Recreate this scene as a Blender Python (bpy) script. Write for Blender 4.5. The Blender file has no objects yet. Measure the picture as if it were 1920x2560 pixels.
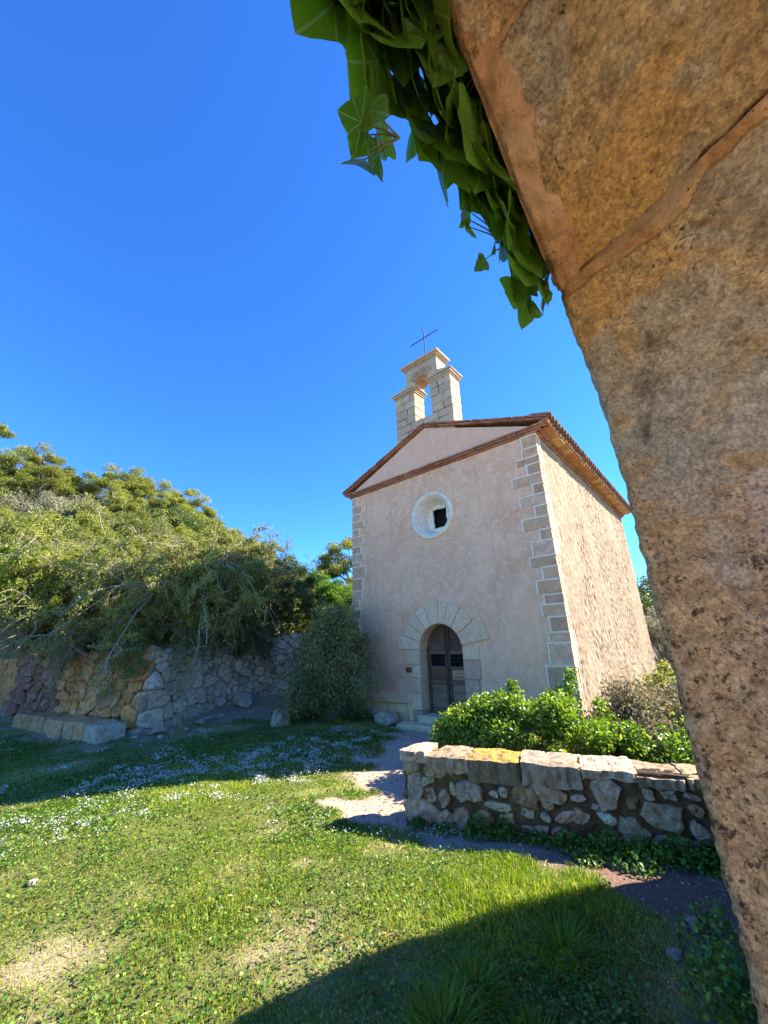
import bpy, bmesh, math, random
import numpy as np
from mathutils import Vector, Matrix
from mathutils.geometry import tessellate_polygon
R = math.radians
scene = bpy.context.scene
COL = scene.collection

# ------------------------------------------------------------------ camera, sky, sun, exposure
cam_d = bpy.data.cameras.new('camera'); cam = bpy.data.objects.new('camera', cam_d); COL.objects.link(cam)
cam_d.sensor_fit = 'HORIZONTAL'; cam_d.sensor_width = 36; cam_d.lens = 36 * 961 / 1920
cam_d.clip_start = 0.02; cam_d.clip_end = 3000
cam.matrix_world = Matrix.Translation((0, 0, 1.8)) @ Matrix.Rotation(R(90 + 18.82), 4, 'X') @ Matrix.Rotation(R(-1.67), 4, 'Z')
scene.camera = cam

SUN_AZ, SUN_EL = 75.0, 35.0            # azimuth from +Y towards +X
world = bpy.data.worlds.new('World'); scene.world = world; world.use_nodes = True
wn, wl = world.node_tree.nodes, world.node_tree.links
bg = wn['Background']
sky = wn.new('ShaderNodeTexSky'); sky.sky_type = 'NISHITA'; sky.sun_disc = False
sky.sun_elevation = R(SUN_EL); sky.sun_rotation = R(SUN_AZ)
sky.altitude = 600; sky.air_density = 1.0; sky.dust_density = 0.0; sky.ozone_density = 3.5
hs = wn.new('ShaderNodeHueSaturation'); hs.inputs['Saturation'].default_value = 1.12; hs.inputs['Hue'].default_value = 0.509
tint = wn.new('ShaderNodeMix'); tint.data_type = 'RGBA'; tint.blend_type = 'MULTIPLY'; tint.inputs[0].default_value = 1.0
tint.inputs[7].default_value = (.25, .54, .79, 1)      # deep polarised blue, the same over the whole sky
wl.new(sky.outputs[0], hs.inputs['Color']); wl.new(hs.outputs[0], tint.inputs[6]); wl.new(tint.outputs[2], bg.inputs[0])
bg.inputs[1].default_value = 0.15
sun_d = bpy.data.lights.new('sun', 'SUN'); sun = bpy.data.objects.new('sun', sun_d); COL.objects.link(sun)
sun_d.energy = 5.0; sun_d.angle = R(0.5); sun_d.color = (1.0, 0.90, 0.74)
to_sun = Vector((math.sin(R(SUN_AZ)) * math.cos(R(SUN_EL)), math.cos(R(SUN_AZ)) * math.cos(R(SUN_EL)), math.sin(R(SUN_EL))))
sun.rotation_euler = to_sun.to_track_quat('Z', 'Y').to_euler()
sun.location = to_sun * 60
vs = scene.view_settings
vs.view_transform = 'Standard'; vs.look = 'None'; vs.exposure = 1.88; vs.gamma = 1.0; vs.use_curve_mapping = False

# ------------------------------------------------------------------ helpers
def rng(seed): return np.random.default_rng(seed)

def _hash(i, j, k, seed):
    n = (i * 374761393 + j * 668265263 + k * 2147483647 + seed * 974634777) & 0xFFFFFFFF
    n = ((n ^ (n >> 13)) * 1274126177) & 0xFFFFFFFF
    n = n ^ (n >> 16)
    return (n & 0xFFFF) / 65535.0

def vnoise(P, seed=0):
    P = np.asarray(P, float)
    I = np.floor(P).astype(np.int64); F = P - I; F = F * F * (3 - 2 * F)
    out = 0
    for dx in (0, 1):
        wx = F[..., 0] if dx else 1 - F[..., 0]
        for dy in (0, 1):
            wy = F[..., 1] if dy else 1 - F[..., 1]
            for dz in (0, 1):
                wz = F[..., 2] if dz else 1 - F[..., 2]
                out = out + wx * wy * wz * _hash(I[..., 0] + dx, I[..., 1] + dy, I[..., 2] + dz, seed)
    return out * 2 - 1

def fbm(P, oct=4, seed=0, gain=.5):
    P = np.asarray(P, float); s = 0; a = 1
    for o in range(oct):
        s = s + a * vnoise(P * (2 ** o), seed + o * 17); a *= gain
    return s

def sstep(a, b, x):
    t = np.clip((x - a) / (b - a), 0, 1); return t * t * (3 - 2 * t)

def tag(o, label=None, cat=None, group=None, kind=None):
    if label: o['label'] = label
    if cat: o['category'] = cat
    if group: o['group'] = group
    if kind: o['kind'] = kind
    return o

def link(o, parent=None):
    COL.objects.link(o)
    if parent is not None: o.parent = parent
    return o

def empty(name, loc=(0, 0, 0), rz=0.0):
    o = bpy.data.objects.new(name, None); COL.objects.link(o)
    o.location = loc; o.rotation_euler = (0, 0, rz); o.empty_display_size = .2
    return o

def mesh_py(name, verts, faces, mat, parent=None, smooth=False, color=None):
    me = bpy.data.meshes.new(name)
    me.from_pydata([tuple(map(float, v)) for v in verts], [], [tuple(map(int, f)) for f in faces])
    if mat: me.materials.append(mat)
    if smooth: me.shade_smooth()
    o = bpy.data.objects.new(name, me); link(o, parent)
    if color is not None: o.color = (*color, 1)
    return o

def mesh_np(name, V, F, mat, parent=None, smooth=False, attrs=None, color=None):
    """V (n,3), F (m,3) or (m,4) arrays: fast path"""
    V = np.asarray(V, np.float32); F = np.asarray(F, np.int32); k = F.shape[1]
    me = bpy.data.meshes.new(name)
    me.vertices.add(len(V)); me.vertices.foreach_set('co', V.ravel())
    me.loops.add(F.size); me.loops.foreach_set('vertex_index', F.ravel())
    me.polygons.add(len(F)); me.polygons.foreach_set('loop_start', np.arange(0, F.size, k, dtype=np.int32))
    me.polygons.foreach_set('loop_total', np.full(len(F), k, np.int32))
    if attrs:
        for an, av in attrs.items():
            at = me.attributes.new(an, 'FLOAT', 'POINT'); at.data.foreach_set('value', np.asarray(av, np.float32))
    me.update(calc_edges=True)
    if mat: me.materials.append(mat)
    if smooth: me.shade_smooth()
    o = bpy.data.objects.new(name, me); link(o, parent)
    if color is not None: o.color = (*color, 1)
    return o

def grid_faces(nu, nv, off=0):
    i, j = np.meshgrid(np.arange(nu - 1), np.arange(nv - 1), indexing='ij')
    a = (i * nv + j).ravel() + off
    return np.c_[a, a + nv, a + nv + 1, a + 1]

def block_geo(size, bev, jit=0, rg=None):
    """chamfered box about the origin"""
    hx, hy, hz = [s / 2 for s in size]; b = min(bev, hx * .9, hy * .9, hz * .9)
    V = []; idx = {}
    for sx in (-1, 1):
        for sy in (-1, 1):
            for sz in (-1, 1):
                for ax in range(3):
                    p = [sx * (hx - b), sy * (hy - b), sz * (hz - b)]
                    p[ax] = [sx * hx, sy * hy, sz * hz][ax]
                    idx[(sx, sy, sz, ax)] = len(V); V.append(p)
    F = []
    order = [(-1, -1), (1, -1), (1, 1), (-1, 1)]
    for s in (-1, 1):
        F.append([idx[(s, a, c, 0)] for a, c in order][::s])
        F.append([idx[(a, s, c, 1)] for a, c in order][::-s])
        F.append([idx[(a, c, s, 2)] for a, c in order][::s])
    for a in (-1, 1):
        for c in (-1, 1):
            F.append([idx[(a, c, -1, 0)], idx[(a, c, -1, 1)], idx[(a, c, 1, 1)], idx[(a, c, 1, 0)]])
            F.append([idx[(a, -1, c, 0)], idx[(a, -1, c, 2)], idx[(a, 1, c, 2)], idx[(a, 1, c, 0)]])
            F.append([idx[(-1, a, c, 1)], idx[(-1, a, c, 2)], idx[(1, a, c, 2)], idx[(1, a, c, 1)]])
    for sx in (-1, 1):
        for sy in (-1, 1):
            for sz in (-1, 1):
                F.append([idx[(sx, sy, sz, k)] for k in range(3)])
    V = np.array(V)
    if jit and rg is not None:
        # corner-wise jitter keeps the block a block
        C = np.sign(V); 
        J = rg.normal(0, jit, (2, 2, 2, 3))
        ii = ((C + 1) / 2).astype(int)
        V = V + J[ii[:, 0], ii[:, 1], ii[:, 2]] + rg.normal(0, jit * .25, V.shape)
    return V, F

def fix_normals(o):
    bm = bmesh.new(); bm.from_mesh(o.data); bmesh.ops.recalc_face_normals(bm, faces=bm.faces[:]); bm.to_mesh(o.data); bm.free()

def box(name, x0, x1, y0, y1, z0, z1, mat, parent=None, bev=.008, jit=0, rg=None, color=None):
    V, F = block_geo((abs(x1 - x0), abs(y1 - y0), abs(z1 - z0)), bev, jit, rg)
    V = V + np.array([(x0 + x1) / 2, (y0 + y1) / 2, (z0 + z1) / 2])
    o = mesh_py(name, V, F, mat, parent, color=color); fix_normals(o); return o

def tube_geo(path, radii, n=6):
    P = np.asarray(path, float); m = len(P)
    T = np.gradient(P, axis=0); T /= np.linalg.norm(T, axis=1)[:, None] + 1e-9
    ref = np.array([.31, .22, .92]); A = np.cross(T, ref); A /= np.linalg.norm(A, axis=1)[:, None] + 1e-9; B = np.cross(T, A)
    a = np.linspace(0, 2 * np.pi, n, endpoint=False)
    r = np.asarray(radii, float)[:, None, None]
    V = P[:, None, :] + r * (np.cos(a)[None, :, None] * A[:, None, :] + np.sin(a)[None, :, None] * B[:, None, :])
    F = []
    i, j = np.meshgrid(np.arange(m - 1), np.arange(n), indexing='ij')
    F = np.c_[(i * n + j).ravel(), (i * n + (j + 1) % n).ravel(), ((i + 1) * n + (j + 1) % n).ravel(), ((i + 1) * n + j).ravel()]
    return V.reshape(-1, 3), F

class Acc:
    """collects quads of many pieces into ONE mesh"""
    def __init__(s): s.V = []; s.F = []; s.n = 0; s.A = []
    def add(s, V, F, a=None):
        V = np.asarray(V); s.V.append(V); s.F.append(np.asarray(F) + s.n); s.n += len(V)
        s.A.append(np.zeros(len(V)) if a is None else np.broadcast_to(a, (len(V),)))
    def build(s, name, mat, parent=None, smooth=False):
        return mesh_np(name, np.concatenate(s.V), np.concatenate(s.F), mat, parent, smooth, {'v': np.concatenate(s.A)})

def rand_frames(rg, n, up=0.0, dirs=None):
    """random orthonormal frames; normal biased to +Z by up"""
    N = rg.normal(size=(n, 3)); N /= np.linalg.norm(N, axis=1)[:, None]
    N = N + np.array([0, 0, up]); N /= np.linalg.norm(N, axis=1)[:, None]
    D = dirs if dirs is not None else rg.normal(size=(n, 3))
    D = D - (D * N).sum(1)[:, None] * N; D /= np.linalg.norm(D, axis=1)[:, None] + 1e-9
    S = np.cross(N, D)
    return N, D, S

def leaf_mesh(C, L, Wd, rg, up=.4, dirs=None, fold=.25, v=None):
    """diamond leaves with a fold along the midrib: 4 verts, 2 tris each"""
    n = len(C); N, D, S = rand_frames(rg, n, up, dirs)
    L = np.broadcast_to(L, (n,))[:, None]; Wd = np.broadcast_to(Wd, (n,))[:, None]
    base = C - D * L * .5; tip = C + D * L * .5 - N * L * .12
    mid = C - D * L * .05
    l = mid - S * Wd * .5 + N * Wd * fold; r = mid + S * Wd * .5 + N * Wd * fold
    V = np.stack([base, r, tip, l], 1).reshape(-1, 3)
    k = np.arange(n)[:, None] * 4
    F = np.concatenate([k + np.array([[0, 1, 2]]), k + np.array([[0, 2, 3]])], 0)
    vv = np.repeat(rg.random(n) if v is None else v, 4)
    return V, F, vv

# ------------------------------------------------------------------ materials
def new_mat(name):
    m = bpy.data.materials.new(name); m.use_nodes = True
    nt = m.node_tree; nt.nodes.clear()
    return m, nt
class NT:
    def __init__(s, name):
        s.m, s.nt = new_mat(name); s.n = s.nt.nodes; s.l = s.nt.links
        s.out = s.n.new('ShaderNodeOutputMaterial'); s.tc = s.n.new('ShaderNodeTexCoord'); s.co = s.tc.outputs['Object']
    def val(s, sock, v):
        if v is None: return
        if isinstance(v, bpy.types.NodeSocket): s.l.new(v, sock)
        elif isinstance(v, tuple) and len(v) == 3 and sock.type == 'RGBA': sock.default_value = (*v, 1)
        else: sock.default_value = v
    def mapped(s, scale=(1, 1, 1), co=None):
        n = s.n.new('ShaderNodeMapping'); n.inputs['Scale'].default_value = scale; s.l.new(co or s.co, n.inputs[0]); return n.outputs[0]
    def noise(s, scale, detail=5, rough=.6, dist=0, co=None):
        n = s.n.new('ShaderNodeTexNoise'); n.inputs['Scale'].default_value = scale; n.inputs['Detail'].default_value = detail
        n.inputs['Roughness'].default_value = rough; n.inputs['Distortion'].default_value = dist
        s.l.new(co or s.co, n.inputs['Vector']); return n.outputs['Fac']
    def voro(s, scale, feature='F1', out='Distance', rand=1, co=None):
        n = s.n.new('ShaderNodeTexVoronoi'); n.feature = feature; n.inputs['Scale'].default_value = scale; n.inputs['Randomness'].default_value = rand
        s.l.new(co or s.co, n.inputs['Vector']); return n.outputs[out]
    def ramp(s, fac, stops):
        n = s.n.new('ShaderNodeValToRGB'); e = n.color_ramp.elements
        while len(e) < len(stops): e.new(.5)
        for i, (p, c) in enumerate(stops):
            e[i].position = p; e[i].color = (*c, 1) if isinstance(c, tuple) else (c, c, c, 1)
        s.l.new(fac, n.inputs[0]); return n.outputs[0]
    def mix(s, fac, a, b, mode='MIX'):
        n = s.n.new('ShaderNodeMix'); n.data_type = 'RGBA'; n.blend_type = mode
        s.val(n.inputs[0], fac); s.val(n.inputs[6], a); s.val(n.inputs[7], b); return n.outputs[2]
    def math(s, op, a, b=None, clamp=False):
        n = s.n.new('ShaderNodeMath'); n.operation = op; n.use_clamp = clamp; s.val(n.inputs[0], a); s.val(n.inputs[1], b); return n.outputs[0]
    def hsv(s, col, h=.5, sat=1., v=1.):
        n = s.n.new('ShaderNodeHueSaturation'); s.val(n.inputs['Hue'], h); s.val(n.inputs['Saturation'], sat); s.val(n.inputs['Value'], v); s.val(n.inputs['Color'], col); return n.outputs[0]
    def attr(s, name, out='Fac'):
        n = s.n.new('ShaderNodeAttribute'); n.attribute_name = name; return n.outputs[out]
    def info(s, out):
        n = s.n.new('ShaderNodeObjectInfo'); return n.outputs[out]
    def sep(s, co=None):
        n = s.n.new('ShaderNodeSeparateXYZ'); s.l.new(co or s.co, n.inputs[0]); return n.outputs
    def bump(s, h, strength=.5, dist=.01, normal=None):
        n = s.n.new('ShaderNodeBump'); n.inputs['Strength'].default_value = strength; n.inputs['Distance'].default_value = dist
        s.l.new(h, n.inputs['Height'])
        if normal: s.l.new(normal, n.inputs['Normal'])
        return n.outputs[0]
    def bsdf(s, col, rough=.85, normal=None, spec=.3, metal=0.):
        n = s.n.new('ShaderNodeBsdfPrincipled'); s.val(n.inputs['Base Color'], col); s.val(n.inputs['Roughness'], rough)
        n.inputs['Specular IOR Level'].default_value = spec; n.inputs['Metallic'].default_value = metal
        if normal: s.l.new(normal, n.inputs['Normal'])
        return n.outputs[0]
    def done(s, sh): s.l.new(sh, s.out.inputs['Surface']); return s.m

def stone_mat(name, base=None, dark=.55, lich=(.45, .43, .36), lich_amt=.35, scale=9, bump=.5, dist=.012, rough=.9):
    t = NT(name)
    co = s_rand(t)
    col = base if base is not None else t.info('Color')
    n1 = t.noise(scale, 6, .65, .4, co); n2 = t.noise(scale * 4.5, 5, .7, 0, co); n3 = t.noise(scale * .45, 4, .6, .8, co)
    c = t.mix(t.ramp(n1, [(.35, 0.0), (.68, 1.0)]), t.mix(1.0, col, (dark, dark * .97, dark * .93), 'MULTIPLY'), col)
    c = t.mix(t.math('MULTIPLY', t.ramp(n3, [(.52, 0.), (.62, 1.)]), lich_amt), c, lich)
    c = t.mix(t.math('MULTIPLY', t.ramp(n2, [(.54, 0.), (.68, 1.)]), .6), c, t.mix(1., c, (.38, .33, .29), 'MULTIPLY'))
    n4 = t.noise(scale * 14, 3, .7, 0, co)
    c = t.mix(t.math('MULTIPLY', t.ramp(n4, [(.42, 1.), (.58, 0.)]), .35), c, t.mix(1., c, (.5, .46, .42), 'MULTIPLY'))
    h = t.math('ADD', t.math('MULTIPLY', n1, .6), t.math('MULTIPLY', n2, .45))
    return t.done(t.bsdf(c, rough, t.bump(h, bump, dist)))
def s_rand(t):
    """object coordinates shifted by the object's own random number"""
    n = t.n.new('ShaderNodeVectorMath'); n.operation = 'ADD'
    c = t.n.new('ShaderNodeCombineXYZ'); r = t.info('Random')
    for i in range(3): t.l.new(t.math('MULTIPLY', r, 37.0 + i * 11), c.inputs[i])
    t.l.new(t.co, n.inputs[0]); t.l.new(c.outputs[0], n.inputs[1]); return n.outputs[0]

def leaf_mat(name, c0, c1, c2=None, rough=.5, trans=.35, spec=.4):
    t = NT(name)
    f = t.attr('v')
    stops = [(0., c0), (1., c1)] if c2 is None else [(0., c0), (.6, c1), (1., c2)]
    c = t.ramp(f, stops)
    c = t.hsv(c, .5, 1., t.math('ADD', .85, t.math('MULTIPLY', t.info('Random'), .3)))
    p = t.bsdf(c, rough, spec=spec)
    tr = t.n.new('ShaderNodeBsdfTranslucent'); t.l.new(t.hsv(c, .485, 1.1, 1.5), tr.inputs[0])
    mx = t.n.new('ShaderNodeMixShader'); mx.inputs[0].default_value = trans; t.l.new(p, mx.inputs[1]); t.l.new(tr.outputs[0], mx.inputs[2])
    return t.done(mx.outputs[0])

def simple(name, col, rough=.8, nscale=20, var=.35, bump=.2, dist=.004, spec=.3, metal=0.):
    t = NT(name); n = t.noise(nscale, 5, .65)
    c = t.mix(t.ramp(n, [(.3, 0.), (.7, 1.)]), tuple(x * (1 - var) for x in col), tuple(min(1, x * (1 + var * .6)) for x in col))
    return t.done(t.bsdf(c, rough, t.bump(n, bump, dist), spec, metal))

M = {}
def stucco(name, c0, c1, c2, side=False):
    t = NT(name)
    big = t.noise(.9, 5, .6, .6); mid = t.noise(5.0, 6, .7, 1.2); fine = t.noise(38, 5, .7, .3)
    c = t.mix(t.ramp(big, [(.36, 0.), (.64, 1.)]), c0, c1)
    c = t.mix(t.math('MULTIPLY', t.ramp(mid, [(.46, 0.), (.60, 1.)]), .7), c, c2)
    c = t.mix(t.math('MULTIPLY', t.ramp(fine, [(.52, 0.), (.72, 1.)]), .35), c, t.mix(1., c, (.62, .56, .52), 'MULTIPLY'))
    # rain streaks running down from the cornice and damp rising from the ground: dirt of the wall itself
    st = t.noise(1.0, 5, .65, .2, t.mapped((5.5, 5.5, .35)))
    c = t.mix(t.math('MULTIPLY', t.ramp(st, [(.54, 0.), (.72, 1.)]), .32), c, t.mix(1., c, (.66, .6, .57), 'MULTIPLY'))
    h = t.math('ADD', t.math('MULTIPLY', mid, .9), t.math('MULTIPLY', fine, .45))
    return t.done(t.bsdf(c, .92, t.bump(h, .75 if not side else .55, .022 if not side else .01), .2))
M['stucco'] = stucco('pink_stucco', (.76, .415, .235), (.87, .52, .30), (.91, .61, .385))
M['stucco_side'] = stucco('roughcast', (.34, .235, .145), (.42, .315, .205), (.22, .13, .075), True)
M['stucco_smooth'] = stucco('pediment_plaster', (.80, .465, .285), (.83, .50, .31), (.85, .55, .35))
M['brick'] = stone_mat('terracotta_brick', None, .6, (.5, .4, .3), .25, 14, .4, .006)
M['stone'] = stone_mat('dressed_stone', None, .78, (.62, .54, .36), .3, 8, .5, .012)
M['pale_stone'] = stone_mat('pale_dressed_stone', None, .80, (.90, .72, .50), .25, 8, .6, .014)
M['quoin'] = stone_mat('quoin_stone', None, .66, (.60, .47, .32), .35, 7, .8, .02)
M['rubble'] = stone_mat('rubble_stone', None, .52, (.62, .54, .42), .3, 10, .8, .02)
M['mortar_white'] = simple('lime_fillet', (.90, .72, .52), .9, 25, .25, .5, .008)
M['plaster_white'] = simple('white_plaster', (.84, .74, .56), .9, 9, .22, .4, .01)
M['mortar_earth'] = stone_mat('earth_mortar', (.21, .125, .062), .5, (.24, .19, .07), .45, 14, 1.0, .03)
M['mortar_grey'] = stone_mat('grey_mortar', (.24, .20, .165), .5, (.3, .28, .24), .4, 9, 1.0, .03)
M['iron'] = simple('rusty_iron', (.05, .04, .04), .7, 40, .4, .3, .002)
M['dark'] = simple('painted_dark', (.012, .011, .01), .95, 5, .3, 0)  # near-black colour standing in for the shade inside the chapel
M['bark'] = stone_mat('grey_bark', (.30, .25, .19), .5, (.42, .40, .33), .4, 24, .6, .01)
M['bark_pale'] = stone_mat('pale_bark', (.42, .35, .26), .55, (.5, .45, .37), .4, 24, .5, .01)

def wood_mat():
    t = NT('weathered_wood')
    co = s_rand(t)
    g = t.noise(14, 6, .7, .5, t.mapped((9, 9, 1.0), co)); b = t.noise(2.2, 4, .6, .4, co)
    col = t.info('Color')
    c = t.mix(t.ramp(g, [(.3, 0.), (.7, 1.)]), t.mix(1., col, (.4, .36, .33), 'MULTIPLY'), col)
    c = t.mix(t.math('MULTIPLY', t.ramp(b, [(.5, 0.), (.7, 1.)]), .5), c, (.23, .19, .15))
    return t.done(t.bsdf(c, .85, t.bump(g, .6, .006), .2))
M['wood'] = wood_mat()

# ------------------------------------------------------------------ ground
SEG_WALL = [(-16., 13.2), (-9.3, 11.2), (-5.55, 9.55), (-5.0, 11.3), (-3.75, 12.9), (-1.6, 14.6), (0.4, 16.5)]
def seg_dist(x, y):
    """signed distance to the retaining wall path (positive behind it) and the position along it"""
    best = np.full(np.shape(x), 1e9); sgn = np.ones(np.shape(x)); pos = np.zeros(np.shape(x)); acc = 0; perp = np.zeros(np.shape(x))
    for (ax, ay), (bx, by) in zip(SEG_WALL[:-1], SEG_WALL[1:]):
        dx, dy = bx - ax, by - ay; L = math.hypot(dx, dy)
        t = np.clip(((x - ax) * dx + (y - ay) * dy) / L ** 2, 0, 1)
        d = np.hypot(x - ax - t * dx, y - ay - t * dy)
        cr = (dx * (y - ay) - dy * (x - ax)) / L
        s = np.where(cr > 0, 1, -1)
        m = (d < best - 1e-6) | ((d < best + 1e-6) & (np.abs(cr) > perp))
        perp = np.where(m, np.abs(cr), perp)
        best = np.where(m, d, best); sgn = np.where(m, s, sgn); pos = np.where(m, acc + t * L, pos); acc += L
    return best * sgn, pos
AZ = np.radians([-95, -60, -48, -29, -21, -12.3, -5, 2, 10, 30])
RISE = np.array([11., 11.5, 11.5, 10.5, 8.0, 4.2, 1.4, .5, .2, 0.])
def ground_h(x, y):
    x = np.asarray(x, float); y = np.asarray(y, float)
    P = np.stack([x, y, np.zeros_like(x)], -1)
    h = .035 * fbm(P * .55, 3, 5) + .012 * fbm(P * 3.1, 2, 9)
    h = h - .10 * sstep(3.6, 5.0, y) * sstep(-2., 1., x)
    sd, pos = seg_dist(x, y)
    near = np.clip(1 - np.abs(sd) / 4.0, 0, 1) * (sd < 0)
    h = h + near ** 1.5 * (.10 + .42 * sstep(9.5, 13.5, y))
    # garden behind the low wall and along the chapel's flank
    h = h + .32 * sstep(5.4, 6.6, y + .4 * x - .2) * sstep(1.4, 2.4, x) * (1 - sstep(30, 60, y))
    up = sstep(.06, .22, sd)
    az = np.arctan2(x, y); r = np.hypot(x, y)
    hill = 1.75 + .25 * sstep(-9, -4, x) + np.interp(az, AZ, RISE) * sstep(11, 46, r) ** 1.0 + .5 * fbm(P * .12, 3, 3) * sstep(13, 25, r)
    hill = hill * (1 - .0 * r)
    left = sd > 0
    wt = up * np.where(left, 1, 0) * (1 - sstep(.5, 3.5, x))
    return h * (1 - wt) + hill * wt

BARE = [(-2.35, 2.95, .55, .22, .9), (-2.1, 3.2, .4, .2, .7), (-.95, 4.15, .5, .22, .75), (-.55, 4.4, .5, .22, .8), (-1.55, 4.8, .5, .25, .5), (-1.75, 3.75, .4, .2, .5), (.3, 4.6, .5, .35, .5)]
def patch_masks(x, y):
    """0..1 fields that say where soil, gravel, grass and flowers lie"""
    P = np.stack([x, y, np.zeros_like(x)], -1)
    n = fbm(P * .9, 4, 21); n2 = fbm(P * 2.7, 3, 31)
    # gravel path from the chapel door past the end of the low wall
    pth = np.interp(y, [2.0, 3.2, 4.0, 4.6, 5.2, 6.5, 8.0, 9.5, 10.2], [2.6, 2.3, 1.75, .75, -.05, -.1, .15, .9, 1.2])
    wid = np.interp(y, [2.0, 3.2, 4.0, 4.6, 5.2, 6.5, 8.0, 9.5], [.8, .58, .46, .42, .5, .55, .55, .8])
    d = np.abs(x - pth) / wid
    gravel = 1 - sstep(.5, 1.35, d + .65 * n2 + .25 * n)
    gravel = np.maximum(gravel * sstep(1.5, 2.2, y), 1 - sstep(.2, 1.2, y + .3 * n2))     # unseen pale gravel added behind the camera to bounce light onto the soffit
    sd, pos = seg_dist(x, y)
    dirt = (1 - sstep(.5, 1.9, -sd + .7 * n2 + .35 * n)) * (sd < 0)
    bare = .6 * sstep(.7, 1.15, n + .55 * n2 + .05)          # dry patches in the lawn
    # streaks of straw running diagonally through the lawn
    q = fbm(np.stack([(x * .8 + y * .6) * .35, (x * .6 - y * .8) * 1.5, np.zeros_like(x)], -1), 3, 77)
    bare = np.clip(bare * .6 + sstep(.56, .95, q + .3 * n2) * .55, 0, 1)
    for bx, by, sx, sy, am in BARE: bare = np.clip(bare + am * np.exp(-((x - bx) / sx) ** 2 - ((y - by) / sy) ** 2) * sstep(-.35, .35, n2 + .3 * n + .1), 0, 1)
    fl = np.exp(-((x + 3.2 - (y - 5.8) * .55) / 2.0) ** 2 - ((y - 6.6) / 1.5) ** 2) * 1.1
    fl = fl + .9 * np.exp(-((x + 1.3) / 1.3) ** 2 - ((y - 8.1) / 1.0) ** 2) + .75 * np.exp(-((x + 3.6) / 1.5) ** 2 - ((y - 5.0) / .6) ** 2)
    fl = sstep(.25, .75, fl * .62 + .5 * fbm(P * 1.7, 3, 51))
    grass = np.clip(1 - gravel * 1.1, 0, 1) * np.clip(1 - dirt, 0, 1)
    return grass, gravel, dirt, bare, fl

def ground_mat():
    t = NT('ground')
    soilN = t.noise(6, 6, .7, .3); fine = t.noise(60, 5, .75); peb = t.voro(45, 'F1')
    pebc = t.voro(45, 'F1', 'Color')
    soil = t.mix(t.ramp(soilN, [(.35, 0.), (.65, 1.)]), (.09, .10, .03), (.16, .16, .05))
    straw = t.mix(t.ramp(fine, [(.4, 0.), (.62, 1.)]), (.20, .16, .09), (.44, .37, .22))
    grav = t.mix(t.ramp(fine, [(.35, 0.), (.65, 1.)]), (.28, .21, .155), (.54, .43, .32))
    grav = t.mix(t.math('MULTIPLY', t.ramp(peb, [(.12, 1.), (.3, 0.)]), .55), grav, t.hsv(pebc, .5, .12, .8))
    red = t.mix(t.ramp(fine, [(.35, 0.), (.65, 1.)]), (.12, .065, .045), (.26, .17, .125))
    hillc = t.mix(t.ramp(t.noise(1.2, 5, .7), [(.4, 0.), (.6, 1.)]), (.06, .065, .025), (.17, .14, .08))
    c = t.mix(t.attr('bare'), soil, straw)
    c = t.mix(t.attr('gravel'), c, grav)
    c = t.mix(t.attr('red'), c, red)
    c = t.mix(t.attr('hill'), c, hillc)
    h = t.math('ADD', t.math('MULTIPLY', fine, .6), t.math('MULTIPLY', t.ramp(peb, [(.0, 1.), (.35, 0.)]), .5))
    return t.done(t.bsdf(c, .95, t.bump(h, .8, .015), .15))
M['ground'] = ground_mat()

def build_ground():
    # one sheet: fine near the camera, coarse out to the horizon
    def axis(fine0, fine1, step, far, growth):
        a = list(np.arange(fine0, fine1 + 1e-6, step)); s = step
        while a[-1] < far: s *= growth; a.append(a[-1] + s)
        s = step
        while a[0] > -far: s *= growth; a.insert(0, a[0] - s)
        return np.array(a)
    xs = axis(-13, 6, .085, 900, 1.22); ys = axis(1.2, 17, .085, 900, 1.22)
    X, Y = np.meshgrid(xs, ys, indexing='ij')
    Z = ground_h(X, Y)
    g, gr, di, ba, fl = patch_masks(X, Y)
    sd, _ = seg_dist(X, Y)
    hill = sstep(.1, .4, sd) * (X < 3) + sstep(17, 22, Y)
    red = np.clip(np.exp(-((X - 2.0) / 1.3) ** 2 - ((Y - 3.6) / 1.0) ** 2) * gr * 1.2 + .65 * di * sstep(-7., -4., -X - 11 + .0 * Y + 0) * 0 + .35 * di, 0, 1)
    V = np.stack([X, Y, Z], -1).reshape(-1, 3)
    F = grid_faces(len(xs), len(ys))
    o = mesh_np('ground', V, F, M['ground'], None, True, dict(bare=ba.ravel(), gravel=np.clip(gr + di * .8, 0, 1).ravel(), red=red.ravel(), hill=np.clip(hill, 0, 1).ravel()))
    tag(o, kind='structure')
build_ground()

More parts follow.
